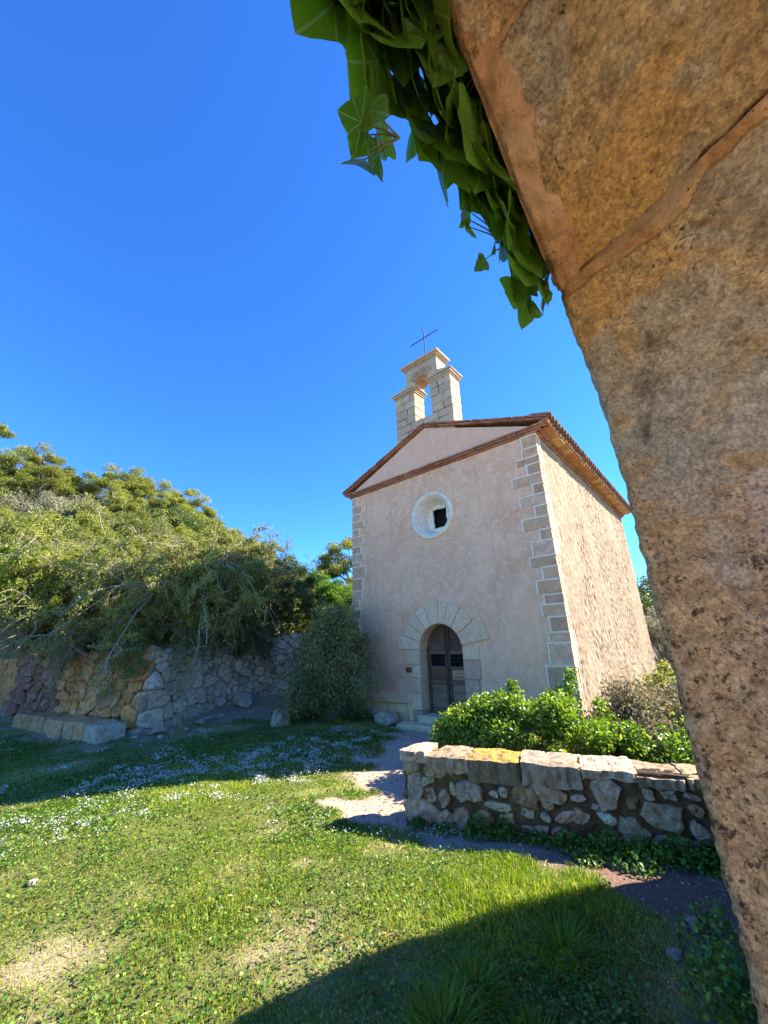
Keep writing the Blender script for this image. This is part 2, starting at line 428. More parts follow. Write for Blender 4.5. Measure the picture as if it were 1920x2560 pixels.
# ------------------------------------------------------------------ chapel
PHI = R(49.18); CZ = .162
chapel = empty('chapel', (3.531, 7.883, CZ), PHI - math.pi / 2)
tag(chapel, 'small pink stuccoed chapel with stone belfry, round window and arched wooden door', 'chapel')
CW, CD, CH = 6.0, 9.25, 6.15
BASE = -.75
DCX, DR, DSP = -2.99, .615, 1.44     # door centre, half width, springing height
OCX, OCZ, OCR = -2.97, 4.85, .53     # oculus
def facade():
    ang = np.linspace(0, 2 * math.pi, 40, endpoint=False)
    outer = [(-CW, BASE), (DCX - DR, BASE)]
    arch = [(DCX - DR * math.cos(a), DSP + DR * math.sin(a)) for a in np.linspace(0, math.pi, 21)]
    outer += arch + [(DCX + DR, BASE), (0, BASE), (0, CH), (-CW, CH)]
    hole = [(OCX + OCR * math.cos(a), OCZ + OCR * math.sin(a)) for a in ang]
    loops = [[Vector((x, z, 0)) for x, z in outer], [Vector((x, z, 0)) for x, z in hole]]
    tr = tessellate_polygon(loops)
    V = [(x, 0, z) for x, z in outer + hole]; F = [list(f) for f in tr]
    n0 = len(outer)
    # door reveal going in
    b = len(V); rv = [(DCX - DR, BASE)] + arch + [(DCX + DR, BASE)]
    for x, z in rv: V.append((x, .0, z)); V.append((x, .5, z))
    for i in range(len(rv) - 1): F.append([b + 2 * i, b + 2 * i + 1, b + 2 * i + 3, b + 2 * i + 2])
    # remaining shell: left flank, back
    b = len(V); V += [(-CW, 0, BASE), (-CW, CD, BASE), (-CW, CD, CH), (-CW, 0, CH), (0, CD, BASE), (0, CD, CH)]
    F += [[b, b + 1, b + 2, b + 3], [b + 1, b + 4, b + 5, b + 2]]
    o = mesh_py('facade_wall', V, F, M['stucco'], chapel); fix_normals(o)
facade()
def side_wall():
    ny, nz = 400, 290
    y = np.linspace(0, CD, ny); z = np.linspace(BASE, CH, nz)
    Y, Z = np.meshgrid(y, z, indexing='ij')
    P = np.stack([Y * 15, Z * 9, np.zeros_like(Y)], -1)
    n = np.clip(fbm(P, 3, 4, .55), -.6, 1)
    amp = .019 * (.55 + .45 * sstep(0, .5, fbm(P * .06, 2, 8) + .35)) 
    Xd = amp * n + .012 * fbm(P * .05, 2, 12)
    e = np.minimum(1, np.minimum(Y, CD - Y) / .06); Xd = Xd * e
    crack = np.exp(-((Y - 2.62 - .06 * np.sin(Z * 2.1) - .03 * np.sin(Z * 6)) / .012) ** 2)
    Xd = Xd - .02 * crack * (Z > 2.2)
    V = np.stack([Xd, Y, Z], -1).reshape(-1, 3)
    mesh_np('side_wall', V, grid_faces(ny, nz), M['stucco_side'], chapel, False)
side_wall()

# ---- quoins
QC = [(.86, .52, .29), (.70, .43, .24), (.92, .57, .33), (.95, .62, .38), (.78, .49, .275)]
def quoin(x0, x1, z0, z1, rg, right=True, side=0.):
    """one corner stone with its pale raised fillet; x0<x1 along the facade"""
    c = QC[int(rg.integers(len(QC)))]
    g = .038
    if right:
        # L-shaped stone wrapping the corner
        a, s = x0 + g, side - g
        d = .014
        out = [(a, .05), (a, -d), (d, -d), (d, s), (-.05, s), (-.05, .05)]
    else:
        d = .014
        out = [(x0 - d, .05), (x0 - d, -d), (x1 - g, -d), (x1 - g, .05)]
    b0, b1 = z0 + g * .5, z1 - g * .5
    n = len(out); V = []; ch = .012
    jit = rg.normal(0, .003, (n, 2))
    O = np.array(out) + jit
    Cn = O.mean(0)
    ins = O + (Cn - O) / (np.linalg.norm(Cn - O, axis=1)[:, None] + 1e-6) * ch * .8
    for z, ring in ((b0, ins), (b0 + ch, O), (b1 - ch, O), (b1, ins)):
        V += [(p[0], p[1], z) for p in ring]
    F = []
    for k in range(3):
        for i in range(n):
            F.append([k * n + i, k * n + (i + 1) % n, (k + 1) * n + (i + 1) % n, (k + 1) * n + i])
    F += [list(range(n))[::-1], list(range(3 * n, 4 * n))]
    o = mesh_py('quoin_stone', V, F, M['quoin'], chapel, color=c); fix_normals(o)
    # fillet strips: sub-part of the stone
    A = []; fw = g
    def strip(xa, xb, ya, yb, za, zb):
        V, F = block_geo((xb - xa, yb - ya, zb - za), .005, .0015, rg); A.append((V + np.array([(xa + xb) / 2, (ya + yb) / 2, (za + zb) / 2]), F))
    p = .024 + rg.random() * .003
    if right:
        strip(x0 - .012, p, -p, .02, z1 - g * .5, z1 + g * .5)                 # top band, front
        strip(-.02, p - .002, .021, side + .012, z1 - g * .5, z1 + g * .5)     # top band, flank
        strip(x0 - .012, x0 + g * .75, -p + .001, .02, z0 + g * .5 + .001, z1 - g * .5 - .001)
        strip(-.02, p - .001, side - g * .75, side + .012, z0 + g * .5 + .001, z1 - g * .5 - .001)
    else:
        strip(x0 - p, x1 + .012, -p, .02, z1 - g * .5, z1 + g * .5)
        strip(x1 - g * .75, x1 + .012, -p + .001, .02, z0 + g * .5 + .001, z1 - g * .5 - .001)
    V = []; F = []; b = 0
    for v, f in A:
        V += list(v); F += [[i + b for i in q] for q in f]; b += len(v)
    q = mesh_py('fillet', V, F, M['mortar_white'], o); fix_normals(q)
rg = rng(11)
zq = [6.13, 5.82, 5.59, 5.41, 5.16, 4.91, 4.67, 4.4, 4.15, 3.86, 3.62, 3.29, 3.055, 2.785, 2.485, 2.29, 2.045, 1.75, 1.55, 1.12, .70, .22]
lq = [.33, .36, .53, .30, .68, .24, .57, .27, .59, .25, .45, .54, .32, .48, .37, .45, .34, .40, .44, .54, .35]
for i, l in enumerate(lq):
    quoin(-l, 0, zq[i + 1], zq[i], rg, True, [.30, .17][i % 2] if l > .4 else [.17, .30][i % 2] if i > 3 else .22)
zl = [6.12, 5.83, 5.55, 5.30, 5.06, 4.80, 4.50, 4.27, 4.0, 3.86, 3.5, 3.13, 2.85, 2.6, 2.3, 2.06, 1.75, 1.4, 1.05, .7]
ll = [.24, .43, .40, .52, .33, .47, .36, .50, .34, .56, .44, .40, .30, .36, .28, .33, .42, .3, .4]
for i, l in enumerate(ll):
    quoin(-CW, -CW + l, zl[i + 1], zl[i], rg, False)

# ---- pediment, cornices, eaves, roof
PZ = CH + .17; AP = 1.20      # base of pediment, apex rise
mesh_py('pediment', [(-CW - .05, -.03, PZ - .02), (.05, -.03, PZ - .02), (-CW / 2, -.03, PZ + AP), (-CW - .05, CD, PZ - .02), (.05, CD, PZ - .02), (-CW / 2, CD, PZ + AP)],
        [(0, 1, 2), (4, 3, 5), (0, 2, 5, 3), (1, 4, 5, 2)], M['stucco_smooth'], chapel)
BC = [(.50, .21, .105), (.56, .25, .13), (.44, .175, .095), (.60, .30, .165), (.48, .23, .13)]
def brick_row(p0, p1, out0, out1, h, ln, rg, up=Vector((0, 0, 1)), seat=-.03, name='brick', cols=BC, gap=.008, depth_dir=None):
    """bricks laid end to end from p0 to p1 (local), standing out from out0 to out1 along depth_dir"""
    p0, p1 = Vector(p0), Vector(p1); d = p1 - p0; L = d.length; d.normalize(); n = max(1, round(L / ln)); s = L / n
    dd = Vector(depth_dir); dd.normalize()
    up = dd.cross(d); 
    if up.z < 0: up = -up
    for i in range(n):
        V, F = block_geo((s - gap, out1 - out0, h - .004), .006, .003, rg)
        c = p0 + d * (s * (i + .5)) + dd * ((out0 + out1) / 2 + rg.normal(0, .004)) + up * (h / 2)
        W = [c + d * v[0] + dd * v[1] + up * v[2] for v in V]
        o = mesh_py(name, W, F, M['brick'], chapel, color=cols[int(rg.integers(len(cols)))]); fix_normals(o)
rg = rng(12)
FD = (0, -1, 0)
brick_row((-CW - .06, 0, CH + .0), (.06, 0, CH + .0), -.04, .06, .05, .29, rg, depth_dir=FD)
brick_row((-CW - .16, 0, CH + .052), (.16, 0, CH + .052), -.04, .105, .05, .26, rg, depth_dir=FD)
brick_row((-CW - .26, 0, CH + .104), (.26, 0, CH + .104), -.04, .15, .045, .29, rg, depth_dir=FD, cols=[(.62, .32, .18), (.56, .27, .15), (.66, .38, .22)])
# flank eaves: corbelled courses
SD = (1, 0, 0)
brick_row((0, .08, CH + .0), (0, CD + .05, CH + .0), -.04, .055, .05, .29, rg, depth_dir=SD)
brick_row((0, .11, CH + .052), (0, CD + .05, CH + .052), -.04, .12, .05, .145, rg, depth_dir=SD, cols=BC + [(.42, .24, .12)])
SC = [(.72, .42, .17), (.78, .48, .20), (.66, .31, .14), (.60, .24, .12), (.80, .53, .25)]
brick_row((0, .155, CH + .104), (0, CD + .05, CH + .104), -.04, .31, .04, .30, rg, depth_dir=SD, cols=SC, name='eave_slab', gap=.016)
brick_row((0, -.14, CH + .146), (0, CD + .10, CH + .146), .18, .345, .045, .29, rg, depth_dir=SD)
brick_row((-CW, .155, CH + .104), (-CW, CD + .05, CH + .104), -.04, .31, .04, .30, rg, depth_dir=(-1, 0, 0), cols=SC, name='eave_slab')
# raking courses
ex = .36; sl = math.atan2(AP + .02, CW / 2 + ex)
for s in (-1, 1):
    a = (-CW / 2 + s * (CW / 2 + ex), 0, PZ + .01); b = (-CW / 2 + s * .0, 0, PZ + AP + .03)
    brick_row(a, b, -.04, .10, .05, .28, rg, depth_dir=FD)
    a2 = (a[0], 0, a[2] + .055); b2 = (b[0], 0, b[2] + .055)
    brick_row(a2, b2, -.04, .145, .045, .28, rg, depth_dir=FD, cols=[(.48, .20, .11), (.56, .25, .14), (.42, .18, .11)])
# roof slabs under the tiles
for s, nm in ((1, 'roof_slope'), (-1, 'roof_slope')):
    xe = -CW / 2 + s * (CW / 2 + .34); ze = PZ + .045; xr = -CW / 2; zr = ze + AP + .03
    V = [(xe, .02, ze), (xe, CD + .12, ze), (xr, CD + .12, zr), (xr, .02, zr), (xe, .02, ze + .04), (xe, CD + .12, ze + .04), (xr, CD + .12, zr + .04), (xr, .02, zr + .04)]
    o = mesh_py(nm, V, [(0, 3, 2, 1), (4, 5, 6, 7), (0, 1, 5, 4), (1, 2, 6, 5), (2, 3, 7, 6), (3, 0, 4, 7)], simple('roof_underlay', (.30, .16, .10), .9, 12, .3, .3), chapel); fix_normals(o)
def tile_geo(L=.46, r0=.105, r1=.085, n=7, th=.014):
    V = []; F = []
    for k, (y, r) in enumerate(((0, r0), (L, r1))):
        for rr in (r, r - th):
            for i in range(n):
                a = math.pi * i / (n - 1); V.append((y, -rr * math.cos(a), rr * math.sin(a) * .9))
    for i in range(n - 1):
        F += [(i, i + 1, 2 * n + i + 1, 2 * n + i), (n + i, 3 * n + i, 3 * n + i + 1, n + i + 1), (i, n + i, n + i + 1, i + 1), (2 * n + i, 2 * n + i + 1, 3 * n + i + 1, 3 * n + i)]
    return V, F
tv, tf = tile_geo(); tme = bpy.data.meshes.new('roof_tile'); tme.from_pydata(tv, [], tf); tme.materials.append(M['brick']); tme.update()
TC = [(.44, .25, .145), (.48, .29, .18), (.37, .21, .13), (.53, .35, .22), (.40, .27, .18), (.32, .21, .14)]
rg = rng(13)
slope = math.atan2(AP + .03, CW / 2 + .34)
for j in range(int((CD + .25) / .215) + 1):
    y = -.07 + j * .215
    for r in range(3):
        if r and j == 0: continue
        for cover in (1, 0):
            if r > 1 and not cover: continue
            o = bpy.data.objects.new('roof_tile', tme); link(o, chapel)
            dist = -.09 + r * .36 + (0 if cover else .03); 
            x = .34 - dist * math.cos(slope); z = PZ + .085 + dist * math.sin(slope) + (.02 if cover else .045)
            o.location = (x, y + (0 if cover else .1075), z + rg.normal(0, .004))
            # tile axis runs up the slope (towards -x)
            Mx = Matrix.Rotation(math.pi, 4, 'Z') @ Matrix.Rotation(-slope - .03, 4, 'Y')
            if not cover: Mx = Mx @ Matrix.Rotation(math.pi, 4, 'X')
            o.rotation_euler = (Mx @ Matrix.Rotation(rg.normal(0, .02), 4, 'Z')).to_euler()
            o.color = (*TC[int(rg.integers(len(TC)))], 1)
A = Acc()
for s in (1, -1):
    ny = 240; yy = np.linspace(.06, CD + .1, ny); prof = .045 * np.abs(np.sin(yy / .215 * math.pi)) 
    tt = np.linspace(.26 if s == 1 else -.02, 1, 6)
    Yg, Tg = np.meshgrid(yy, tt, indexing='ij')
    Xg = -CW / 2 + s * (CW / 2 + .36) * (1 - Tg); Zg = PZ + .075 + (AP + .03) * Tg + prof[:, None]
    A.add(np.stack([Xg, Yg, Zg], -1).reshape(-1, 3), grid_faces(ny, 6))
A.build('tile_field', simple('old_tiles', (.36, .21, .13), .9, 6, .4, .3), chapel)['kind'] = 'stuff'

# ---- door surround
rg = rng(14)
DS = [(.97, .69, .42), (.92, .66, .41), (.97, .73, .47), (.90, .62, .38), (.97, .66, .39)]
PK = [(.72, .43, .29), (.68, .40, .27), (.74, .48, .33)]
def vouss(a0, a1, r0, r1, col):
    g = .006 / r1
    pts = []
    for a, r in ((a0 + g, r0), (a0 + g, r1), ((a0 + a1) / 2, r1 * 1.015), (a1 - g, r1), (a1 - g, r0), ((a0 + a1) / 2, r0)):
        rr = r + (rg.normal(0, .012) if r > r0 + .1 else 0); pts.append((DCX - rr * math.cos(a), DSP + rr * math.sin(a)))
    slab('voussoir', pts, -.045 - rg.random() * .02, .30, col, mat='pale_stone')
def slab(name, pts, y0, y1, col, ch=.014, mat='stone', parent=None):
    n = len(pts); P = np.array(pts); C = P.mean(0)
    ins = P + (C - P) / np.linalg.norm(C - P, axis=1)[:, None] * ch
    V = [(p[0], y0, p[1]) for p in ins] + [(p[0], y0 + ch, p[1]) for p in P] + [(p[0], y1, p[1]) for p in P]
    F = [list(range(n))]
    for k in range(2):
        for i in range(n): F.append([k * n + i, k * n + (i + 1) % n, (k + 1) * n + (i + 1) % n, (k + 1) * n + i])
    F.append(list(range(2 * n, 3 * n))[::-1])
    o = mesh_py(name, V, F, M[mat], parent or chapel, color=col); fix_normals(o); return o
va = [.02, .33, .62, .92, 1.22, 1.60, 1.86, 2.17, 2.55, 2.97]
vr = [1.29, 1.13, 1.16, 1.12, 1.20, 1.15, 1.14, 1.13, 1.33]
for i in range(9):
    vouss(va[i], va[i + 1], DR - .004, vr[i], DS[int(rg.integers(len(DS)))])
def jamb(x0, x1, z0, z1, col, drop=0.):
    j = lambda: rg.normal(0, .008)
    pts = [(x0, z0), (x1 + j(), z0 + j() + drop), (x1 + j(), z1 + j()), (x0, z1)]
    slab('jamb_stone', pts, -.04 - rg.random() * .02, .30, col, mat='pale_stone')
hl = [1.455, 1.10, .80, .46, .10, -.42]; wl_ = [.42, .27, .25, .43, .24]
for i in range(5):
    jamb(DCX - DR + .004, DCX - DR - wl_[i], hl[i + 1] + .006, hl[i] - .006, DS[int(rg.integers(len(DS)))] if i < 4 else (.50, .36, .29), -.04 if i == 3 else 0)
hr = [1.53, 1.22, .82, .14, -.42]; wr = [.41, .40, .34, .38]
for i in range(4):
    jamb(DCX + DR - .004, DCX + DR + wr[i], hr[i + 1] + .006, hr[i] - .006, DS[0] if i == 0 else PK[int(rg.integers(3))])
box('brick', DCX - DR - .47, DCX - DR - .275, -.02, .05, .92, 1.04, M['brick'], chapel, .01, .004, rg, (.34, .10, .055))
box('jamb_stone', DCX + DR + .345, DCX + DR + .66, -.035, .05, .16, .40, M['stone'], chapel, .015, .01, rg, (.45, .27, .20))
# plinth ledge stones either side of the door
def plinth(x0, x1, z, hgt, dep, rg):
    x = x0
    while x < x1 - .15:
        l = min(.35 + rg.random() * .4, x1 - x)
        box('plinth_stone', x + .006, x + l - .006, -dep - rg.random() * .015, .05, z - hgt, z, M['stone'], chapel, .015, .008, rg, DS[int(rg.integers(len(DS)))])
        x += l
plinth(DCX + DR + .66, -.37, .34, .16, .06, rg); plinth(DCX + DR + .42, -.36, .17, .9, .03, rg)
plinth(-CW + .02, DCX - DR - .28, .37, .17, .10, rg); plinth(-CW + .02, DCX - DR - .28, .19, .9, .04, rg)
# threshold and step
for a, b in ((DCX - DR - .06, DCX - .02), (DCX - .01, DCX + DR + .06)):
    box('threshold_stone', a, b, -.16, .34, -.16, 0.0, M['stone'], chapel, .015, .008, rg, DS[int(rg.integers(5))])
for a, b in ((-4.05, -3.50), (-3.485, -3.02), (-3.005, -2.35), (-2.335, -1.9)):
    box('step_stone', a, b, -.52, -.165, -.42, -.14 - .02 * rg.random(), M['stone'], chapel, .025, .012, rg, DS[int(rg.integers(5))])

# ---- door leaves
DY = .27
def leaf(x0, x1, meet):
    """x0 hinge side, x1 meeting side"""
    sgn = 1 if x1 > x0 else -1
    lo, hi = min(x0, x1), max(x0, x1)
    def ztop(x): return DSP + math.sqrt(max(0, (DR + .01) ** 2 - (x - DCX) ** 2))
    xs = np.linspace(lo, hi, 9)
    # backing board of the leaf: planks with curved heads
    V = []; F = []
    for x in xs: V += [(x, DY + .03, .005), (x, DY + .03, ztop(x)), (x, DY + .06, .005), (x, DY + .06, ztop(x))]
    for i in range(8):
        b = i * 4; F += [(b, b + 4, b + 5, b + 1), (b + 2, b + 3, b + 7, b + 6), (b + 1, b + 5, b + 7, b + 3)]
    # cut the window: leave the board only below and above by building two boards
    par = None
    def board(z0, z1, nm, col, curved=False):
        V = []; F = []
        for x in xs:
            t = min(z1, ztop(x)) if curved else z1
            V += [(x, DY + .03, z0), (x, DY + .03, t), (x, DY + .06, z0), (x, DY + .06, t)]
        for i in range(8):
            b = i * 4; F += [(b, b + 4, b + 5, b + 1), (b + 2, b + 3, b + 7, b + 6), (b + 1, b + 5, b + 7, b + 3)]
        return V, F
    V, F = board(.005, 1.0, '', None)
    V2, F2 = board(1.34, 3, '', None, True)
    b = len(V); V += V2; F += [tuple(i + b for i in f) for f in F2]
    leafo = mesh_py('door_leaf', V, F, M['wood'], chapel, color=(.17, .10, .06)); fix_normals(leafo)
    def piece(nm, xa, xb, z0, z1, y0, y1, col, mat='wood'):
        return box(nm, min(xa, xb), max(xa, xb), y0, y1, z0, z1, M[mat], leafo, .006, .002, rg, col)
    dk = (.15, .088, .055)
    piece('stile', x0 + sgn * .003, x0 + sgn * .085, .01, min(ztop(x0 + sgn * .0) + .02, 1.62) if False else 1.50, DY, DY + .035, dk)
    piece('stile', x1 - sgn * .075, x1 - sgn * .004, .01, 1.98, DY - .004, DY + .035, dk)
    for z0, z1, nm in ((.012, .13, 'rail'), (.66, .75, 'rail'), (.985, 1.06, 'rail'), (1.335, 1.42, 'rail')):
        piece(nm, x0 + sgn * .087, x1 - sgn * .077, z0, z1, DY - .002, DY + .033, (.26, .155, .09))
    pc = (.36, .22, .125) if sgn > 0 else (.42, .265, .15)
    for z0, z1 in ((.14, .31), (.315, .48), (.485, .65)):
        piece('plank', x0 + sgn * .09, x1 - sgn * .08, z0, z1, DY + .012, DY + .032, tuple(np.array(pc) * (.85 + .4 * rg.random())))
    up = (.20, .10, .055) if sgn > 0 else (.54, .36, .19)
    for z0, z1 in ((.76, .83), (.835, .905), (.91, .98)):
        piece('plank', x0 + sgn * .09, x1 - sgn * .08, z0, z1, DY + .012, DY + .032, tuple(np.array(up) * (.8 + .5 * rg.random())))
    # window grille
    xa, xb = x0 + sgn * .088, x1 - sgn * .078
    for k in range(1, 4):
        x = xa + (xb - xa) * k / 4 + .0
        piece('grille_bar', x - .006, x + .006, 1.062, 1.333, DY + .004, DY + .014, (.2, .15, .1), 'iron')
    for k in range(1, 3):
        z = 1.06 + .275 * k / 3
        piece('grille_bar', xa, xb, z - .005, z + .005, DY + .015, DY + .024, (.2, .15, .1), 'iron')
leaf(DCX - DR + .01, DCX - .004, 1); leaf(DCX + DR - .01, DCX + .004, -1)
mesh_py('shade_sheet', [(DCX - 1, .5, -.2), (DCX + 1, .5, -.2), (DCX + 1, .5, 2.4), (DCX - 1, .5, 2.4)], [(0, 1, 2, 3)], M['dark'], chapel)  # near-black sheet paints the unlit inside behind the door grilles
box('latch', DCX + .02, DCX + .10, DY - .03, DY - .008, .98, 1.01, M['iron'], chapel, .004)

# ---- oculus
def oculus():
    n = 48; a = np.linspace(0, 2 * np.pi, n, endpoint=False)
    prof = [(.66, .0), (.655, -.04), (.63, -.065), (.58, -.06), (.555, -.03), (.545, .0), (.52, .01), (.505, .03), (.45, .18), (.385, .36)]
    rgk = rng(3)
    V = []
    for r, y in prof:
        rr = r + rgk.normal(0, .003, n)
        for i in range(n): V.append((OCX + rr[i] * math.cos(a[i]), y, OCZ + rr[i] * math.sin(a[i])))
    F = [[k * n + i, k * n + (i + 1) % n, (k + 1) * n + (i + 1) % n, (k + 1) * n + i] for k in range(len(prof) - 1) for i in range(n)]
    o = mesh_py('oculus', V, F, M['plaster_white'], chapel, True); fix_normals(o)
    # back wall of the recess with a ragged square opening
    ring = [(OCX + .39 * math.cos(t), OCZ + .39 * math.sin(t)) for t in a]
    hole = []
    hx, hz, hw, hh = OCX + .03, OCZ + .0, .215, .265
    for x0, z0, x1, z1 in ((-1, -1, 1, -1), (1, -1, 1, 1), (1, 1, -1, 1), (-1, 1, -1, -1)):
        for k in range(6):
            t = k / 6; jx, jz = rgk.normal(0, .012, 2)
            hole.append((hx + hw * (x0 + (x1 - x0) * t) + jx, hz + hh * (z0 + (z1 - z0) * t) + jz))
    tr = tessellate_polygon([[Vector((x, z, 0)) for x, z in ring], [Vector((x, z, 0)) for x, z in hole]])
    V = [(x, .345, z) for x, z in ring + hole]; F = [list(f) for f in tr]
    b = len(V); m = len(hole); V += [(x, .40, z) for x, z in hole]
    for i in range(m): F.append([n + i, n + (i + 1) % m, b + (i + 1) % m, b + i])
    q = mesh_py('back_plaster', V, F, M['plaster_white'], o); fix_normals(q)
    mesh_py('opening', [(hx - .5, .56, hz - .5), (hx + .5, .56, hz - .5), (hx + .5, .56, hz + .5), (hx - .5, .56, hz + .5)], [(0, 1, 2, 3)], M['dark'], o)  # near-black sheet paints the unlit depth behind the hole
oculus()

# ---- belfry
rg = rng(15)
BS = [(.62, .50, .33), (.57, .46, .30), (.66, .53, .36), (.54, .44, .29), (.63, .48, .31)]
BT = .52
belfry = mesh_py('belfry', *(lambda V, F: (V, F))([(-4.02, .03, 6.5), (-2.05, .03, 6.5), (-2.05, BT - .03, 6.5), (-4.02, BT - .03, 6.5), (-4.02, .03, 7.9), (-2.05, .03, 7.9), (-2.05, BT - .03, 7.9), (-4.02, BT - .03, 7.9)],
        [(0, 1, 5, 4), (1, 2, 6, 5), (2, 3, 7, 6), (3, 0, 4, 7), (4, 5, 6, 7)]), M['mortar_grey'], chapel)
def bstone(x0, x1, z0, z1, y0=0., y1=BT, nm='ashlar', col=None):
    g = .006; return box(nm, x0 + g, x1 - g, y0 - rg.random() * .012, y1 + rg.random() * .012, z0 + g, z1 - g, M['stone'], belfry, .014, .006, rg, col or BS[int(rg.integers(len(BS)))])
def course(x0, x1, z0, z1, n):
    c = np.sort(np.r_[0, (np.arange(1, n) + rg.normal(0, .14, n - 1)) / n, 1]) if n > 1 else np.array([0, 1])
    for i in range(n): bstone(x0 + (x1 - x0) * c[i], x0 + (x1 - x0) * c[i + 1], z0, z1)
BL, BR_, OL, OR_ = -4.06, -2.02, -3.30, -2.74
z = 6.55
for h, n in ((.28, 6), (.30, 5), (.26, 6), (.27, 5), (.25, 4)): course(BL, BR_, z, z + h, n); z += h
zb = z   # 7.91 sill of the opening
for x0, x1 in ((BL, OL), (OR_, BR_)):
    z = zb
    for h, n in ((.24, 2), (.30, 2), (.26, 2), (.24, 3)): course(x0, x1, z, z + h, n); z += h
zs = z   # 8.95
def mould(x0, x1, zz, lv, name='cornice'):
    for k, (p, h) in enumerate(lv):
        o = box(name, x0 - p, x1 + p, -p, BT + p, zz + .002, zz + h - .002, M['stone'], belfry, .012, .004, rg, BS[k % 5]); zz += h
    return zz
mould(BL, OL, zs, [(.02, .06), (.055, .07), (.09, .06)]); zt = mould(OR_, BR_, zs, [(.02, .06), (.055, .07), (.09, .06)])
# arch head: ring of wedge stones + spandrels
oc = (OL + OR_) / 2; orr = (OR_ - OL) / 2
UL, UR = -3.60, -2.43
AZ0 = zt - .02
for k in range(5):
    a0, a1 = math.pi * k / 5, math.pi * (k + 1) / 5
    P = []
    for a, r in ((a0 + .01, orr), (a0 + .01, orr + .26), ((a0 + a1) / 2, orr + .27), (a1 - .01, orr + .26), (a1 - .01, orr)): P.append((oc - r * math.cos(a), AZ0 + r * math.sin(a)))
    slab('arch_stone', P, -.004, BT, (.45, .31, .17) if k in (1, 2, 3) else BS[k % 5], .01, 'stone', belfry)
top = 9.80
# spandrel fill with arched underside
ar = [(oc - (orr + .255) * math.cos(t), AZ0 + (orr + .255) * math.sin(t)) for t in np.linspace(0, math.pi, 9)]
slab('spandrel_stone', [(UL, AZ0), (ar[0][0] - .0, AZ0)] + ar[1:5] + [(oc, top), (UL, top)], .004, BT, BS[1], .01, 'stone', belfry)
slab('spandrel_stone', [(oc + .004, top), ] + ar[4:8] + [(ar[8][0], AZ0), (UR, AZ0), (UR, top)], .004, BT, BS[3], .01, 'stone', belfry)
# sloping shoulder stones beside the upper block
for x0, x1, sx in ((BL - .0, UL, 1), (UR, BR_, -1)):
    P = [(x0, zt), (x1, zt), (x1, zt + .19), (x0, zt + .06)] if sx == 1 else [(x0, zt), (x1, zt), (x1, zt + .06), (x0, zt + .19)]
    P = [(p[0] + (.006 if p[0] == x0 else -.006), p[1]) for p in P]
    slab('shoulder_stone', P, .02, BT - .02, BS[2], .012, 'stone', belfry)
zc = mould(UL, UR, top, [(.02, .05), (.06, .06), (.12, .07)])
slab('finial_stone', [(-3.36, zc), (-2.84, zc), (-2.80, zc + .10), (-2.96, zc + .20), (-3.24, zc + .20), (-3.40, zc + .10)], .06, BT - .06, (.36, .32, .25), .02, 'stone', belfry)
cv = []; cf = []; b = 0
for p0, p1 in (((-2.95, .26, zc + .15), (-2.97, .26, 11.40)), ((-3.50, .26, 10.98), (-2.43, .26, 10.985))):
    v, f = tube_geo([p0, ((p0[0] + p1[0]) / 2 + .006, .262, (p0[2] + p1[2]) / 2 + .006), p1], [.017, .016, .015], 8); cv += list(v); cf += [[i + b for i in q] for q in f]; b += len(v)
mesh_py('iron_cross', cv, cf, M['iron'], chapel)

# ------------------------------------------------------------------ gateway arch the photographer stands under
ARA = R(41); ARJ = Vector((.812, 1.2, 0)); ART = 1.25
AD = Vector((math.sin(ARA), math.cos(ARA), 0)); AN = Vector((-math.cos(ARA), math.sin(ARA), 0))   # along the wall, outward
gate = empty('stone_gateway', (ARJ.x, ARJ.y, 0), math.pi / 2 - ARA)     # local x = along wall, local y = outward
tag(gate, 'weathered ochre stone archway framing the view, overhead and along the right edge', 'archway')
PROF = [(0, -.3), (0, .4), (0, .97), (.0, 1.3), (-.0, 1.66), (-.015, 1.9), (-.025, 2.1), (-.045, 2.26), (-.07, 2.40), (-.12, 2.52), (-.2, 2.615), (-.31, 2.69), (-.41, 2.755), (-.51, 2.80), (-.60, 2.84), (-.67, 2.89),
        (-.74, 2.95), (-.81, 3.01), (-.87, 3.065), (-.93, 3.125), (-.985, 3.19), (-1.06, 3.255), (-1.16, 3.30), (-1.3, 3.335)]
PROF = PROF + [(-2.6 - x, z) for x, z in PROF[-2::-1]]
PP = np.array(PROF); _dl = np.r_[0, np.cumsum(np.linalg.norm(np.diff(PP, axis=0), axis=1))]
def prof_at(t):
    t = np.asarray(t); x = np.interp(t, _dl, PP[:, 0]); z = np.interp(t, _dl, PP[:, 1])
    e = .04; tx = np.interp(t + e, _dl, PP[:, 0]) - np.interp(t - e, _dl, PP[:, 0]); tz = np.interp(t + e, _dl, PP[:, 1]) - np.interp(t - e, _dl, PP[:, 1])
    l = np.hypot(tx, tz) + 1e-9
    return x, z, tz / l, -tx / l            # outward radial direction (into the masonry)
def t_of(s, z):
    d = (PP[:, 0] - s) ** 2 + (PP[:, 1] - z) ** 2; i = int(np.argmin(d)); return _dl[i]
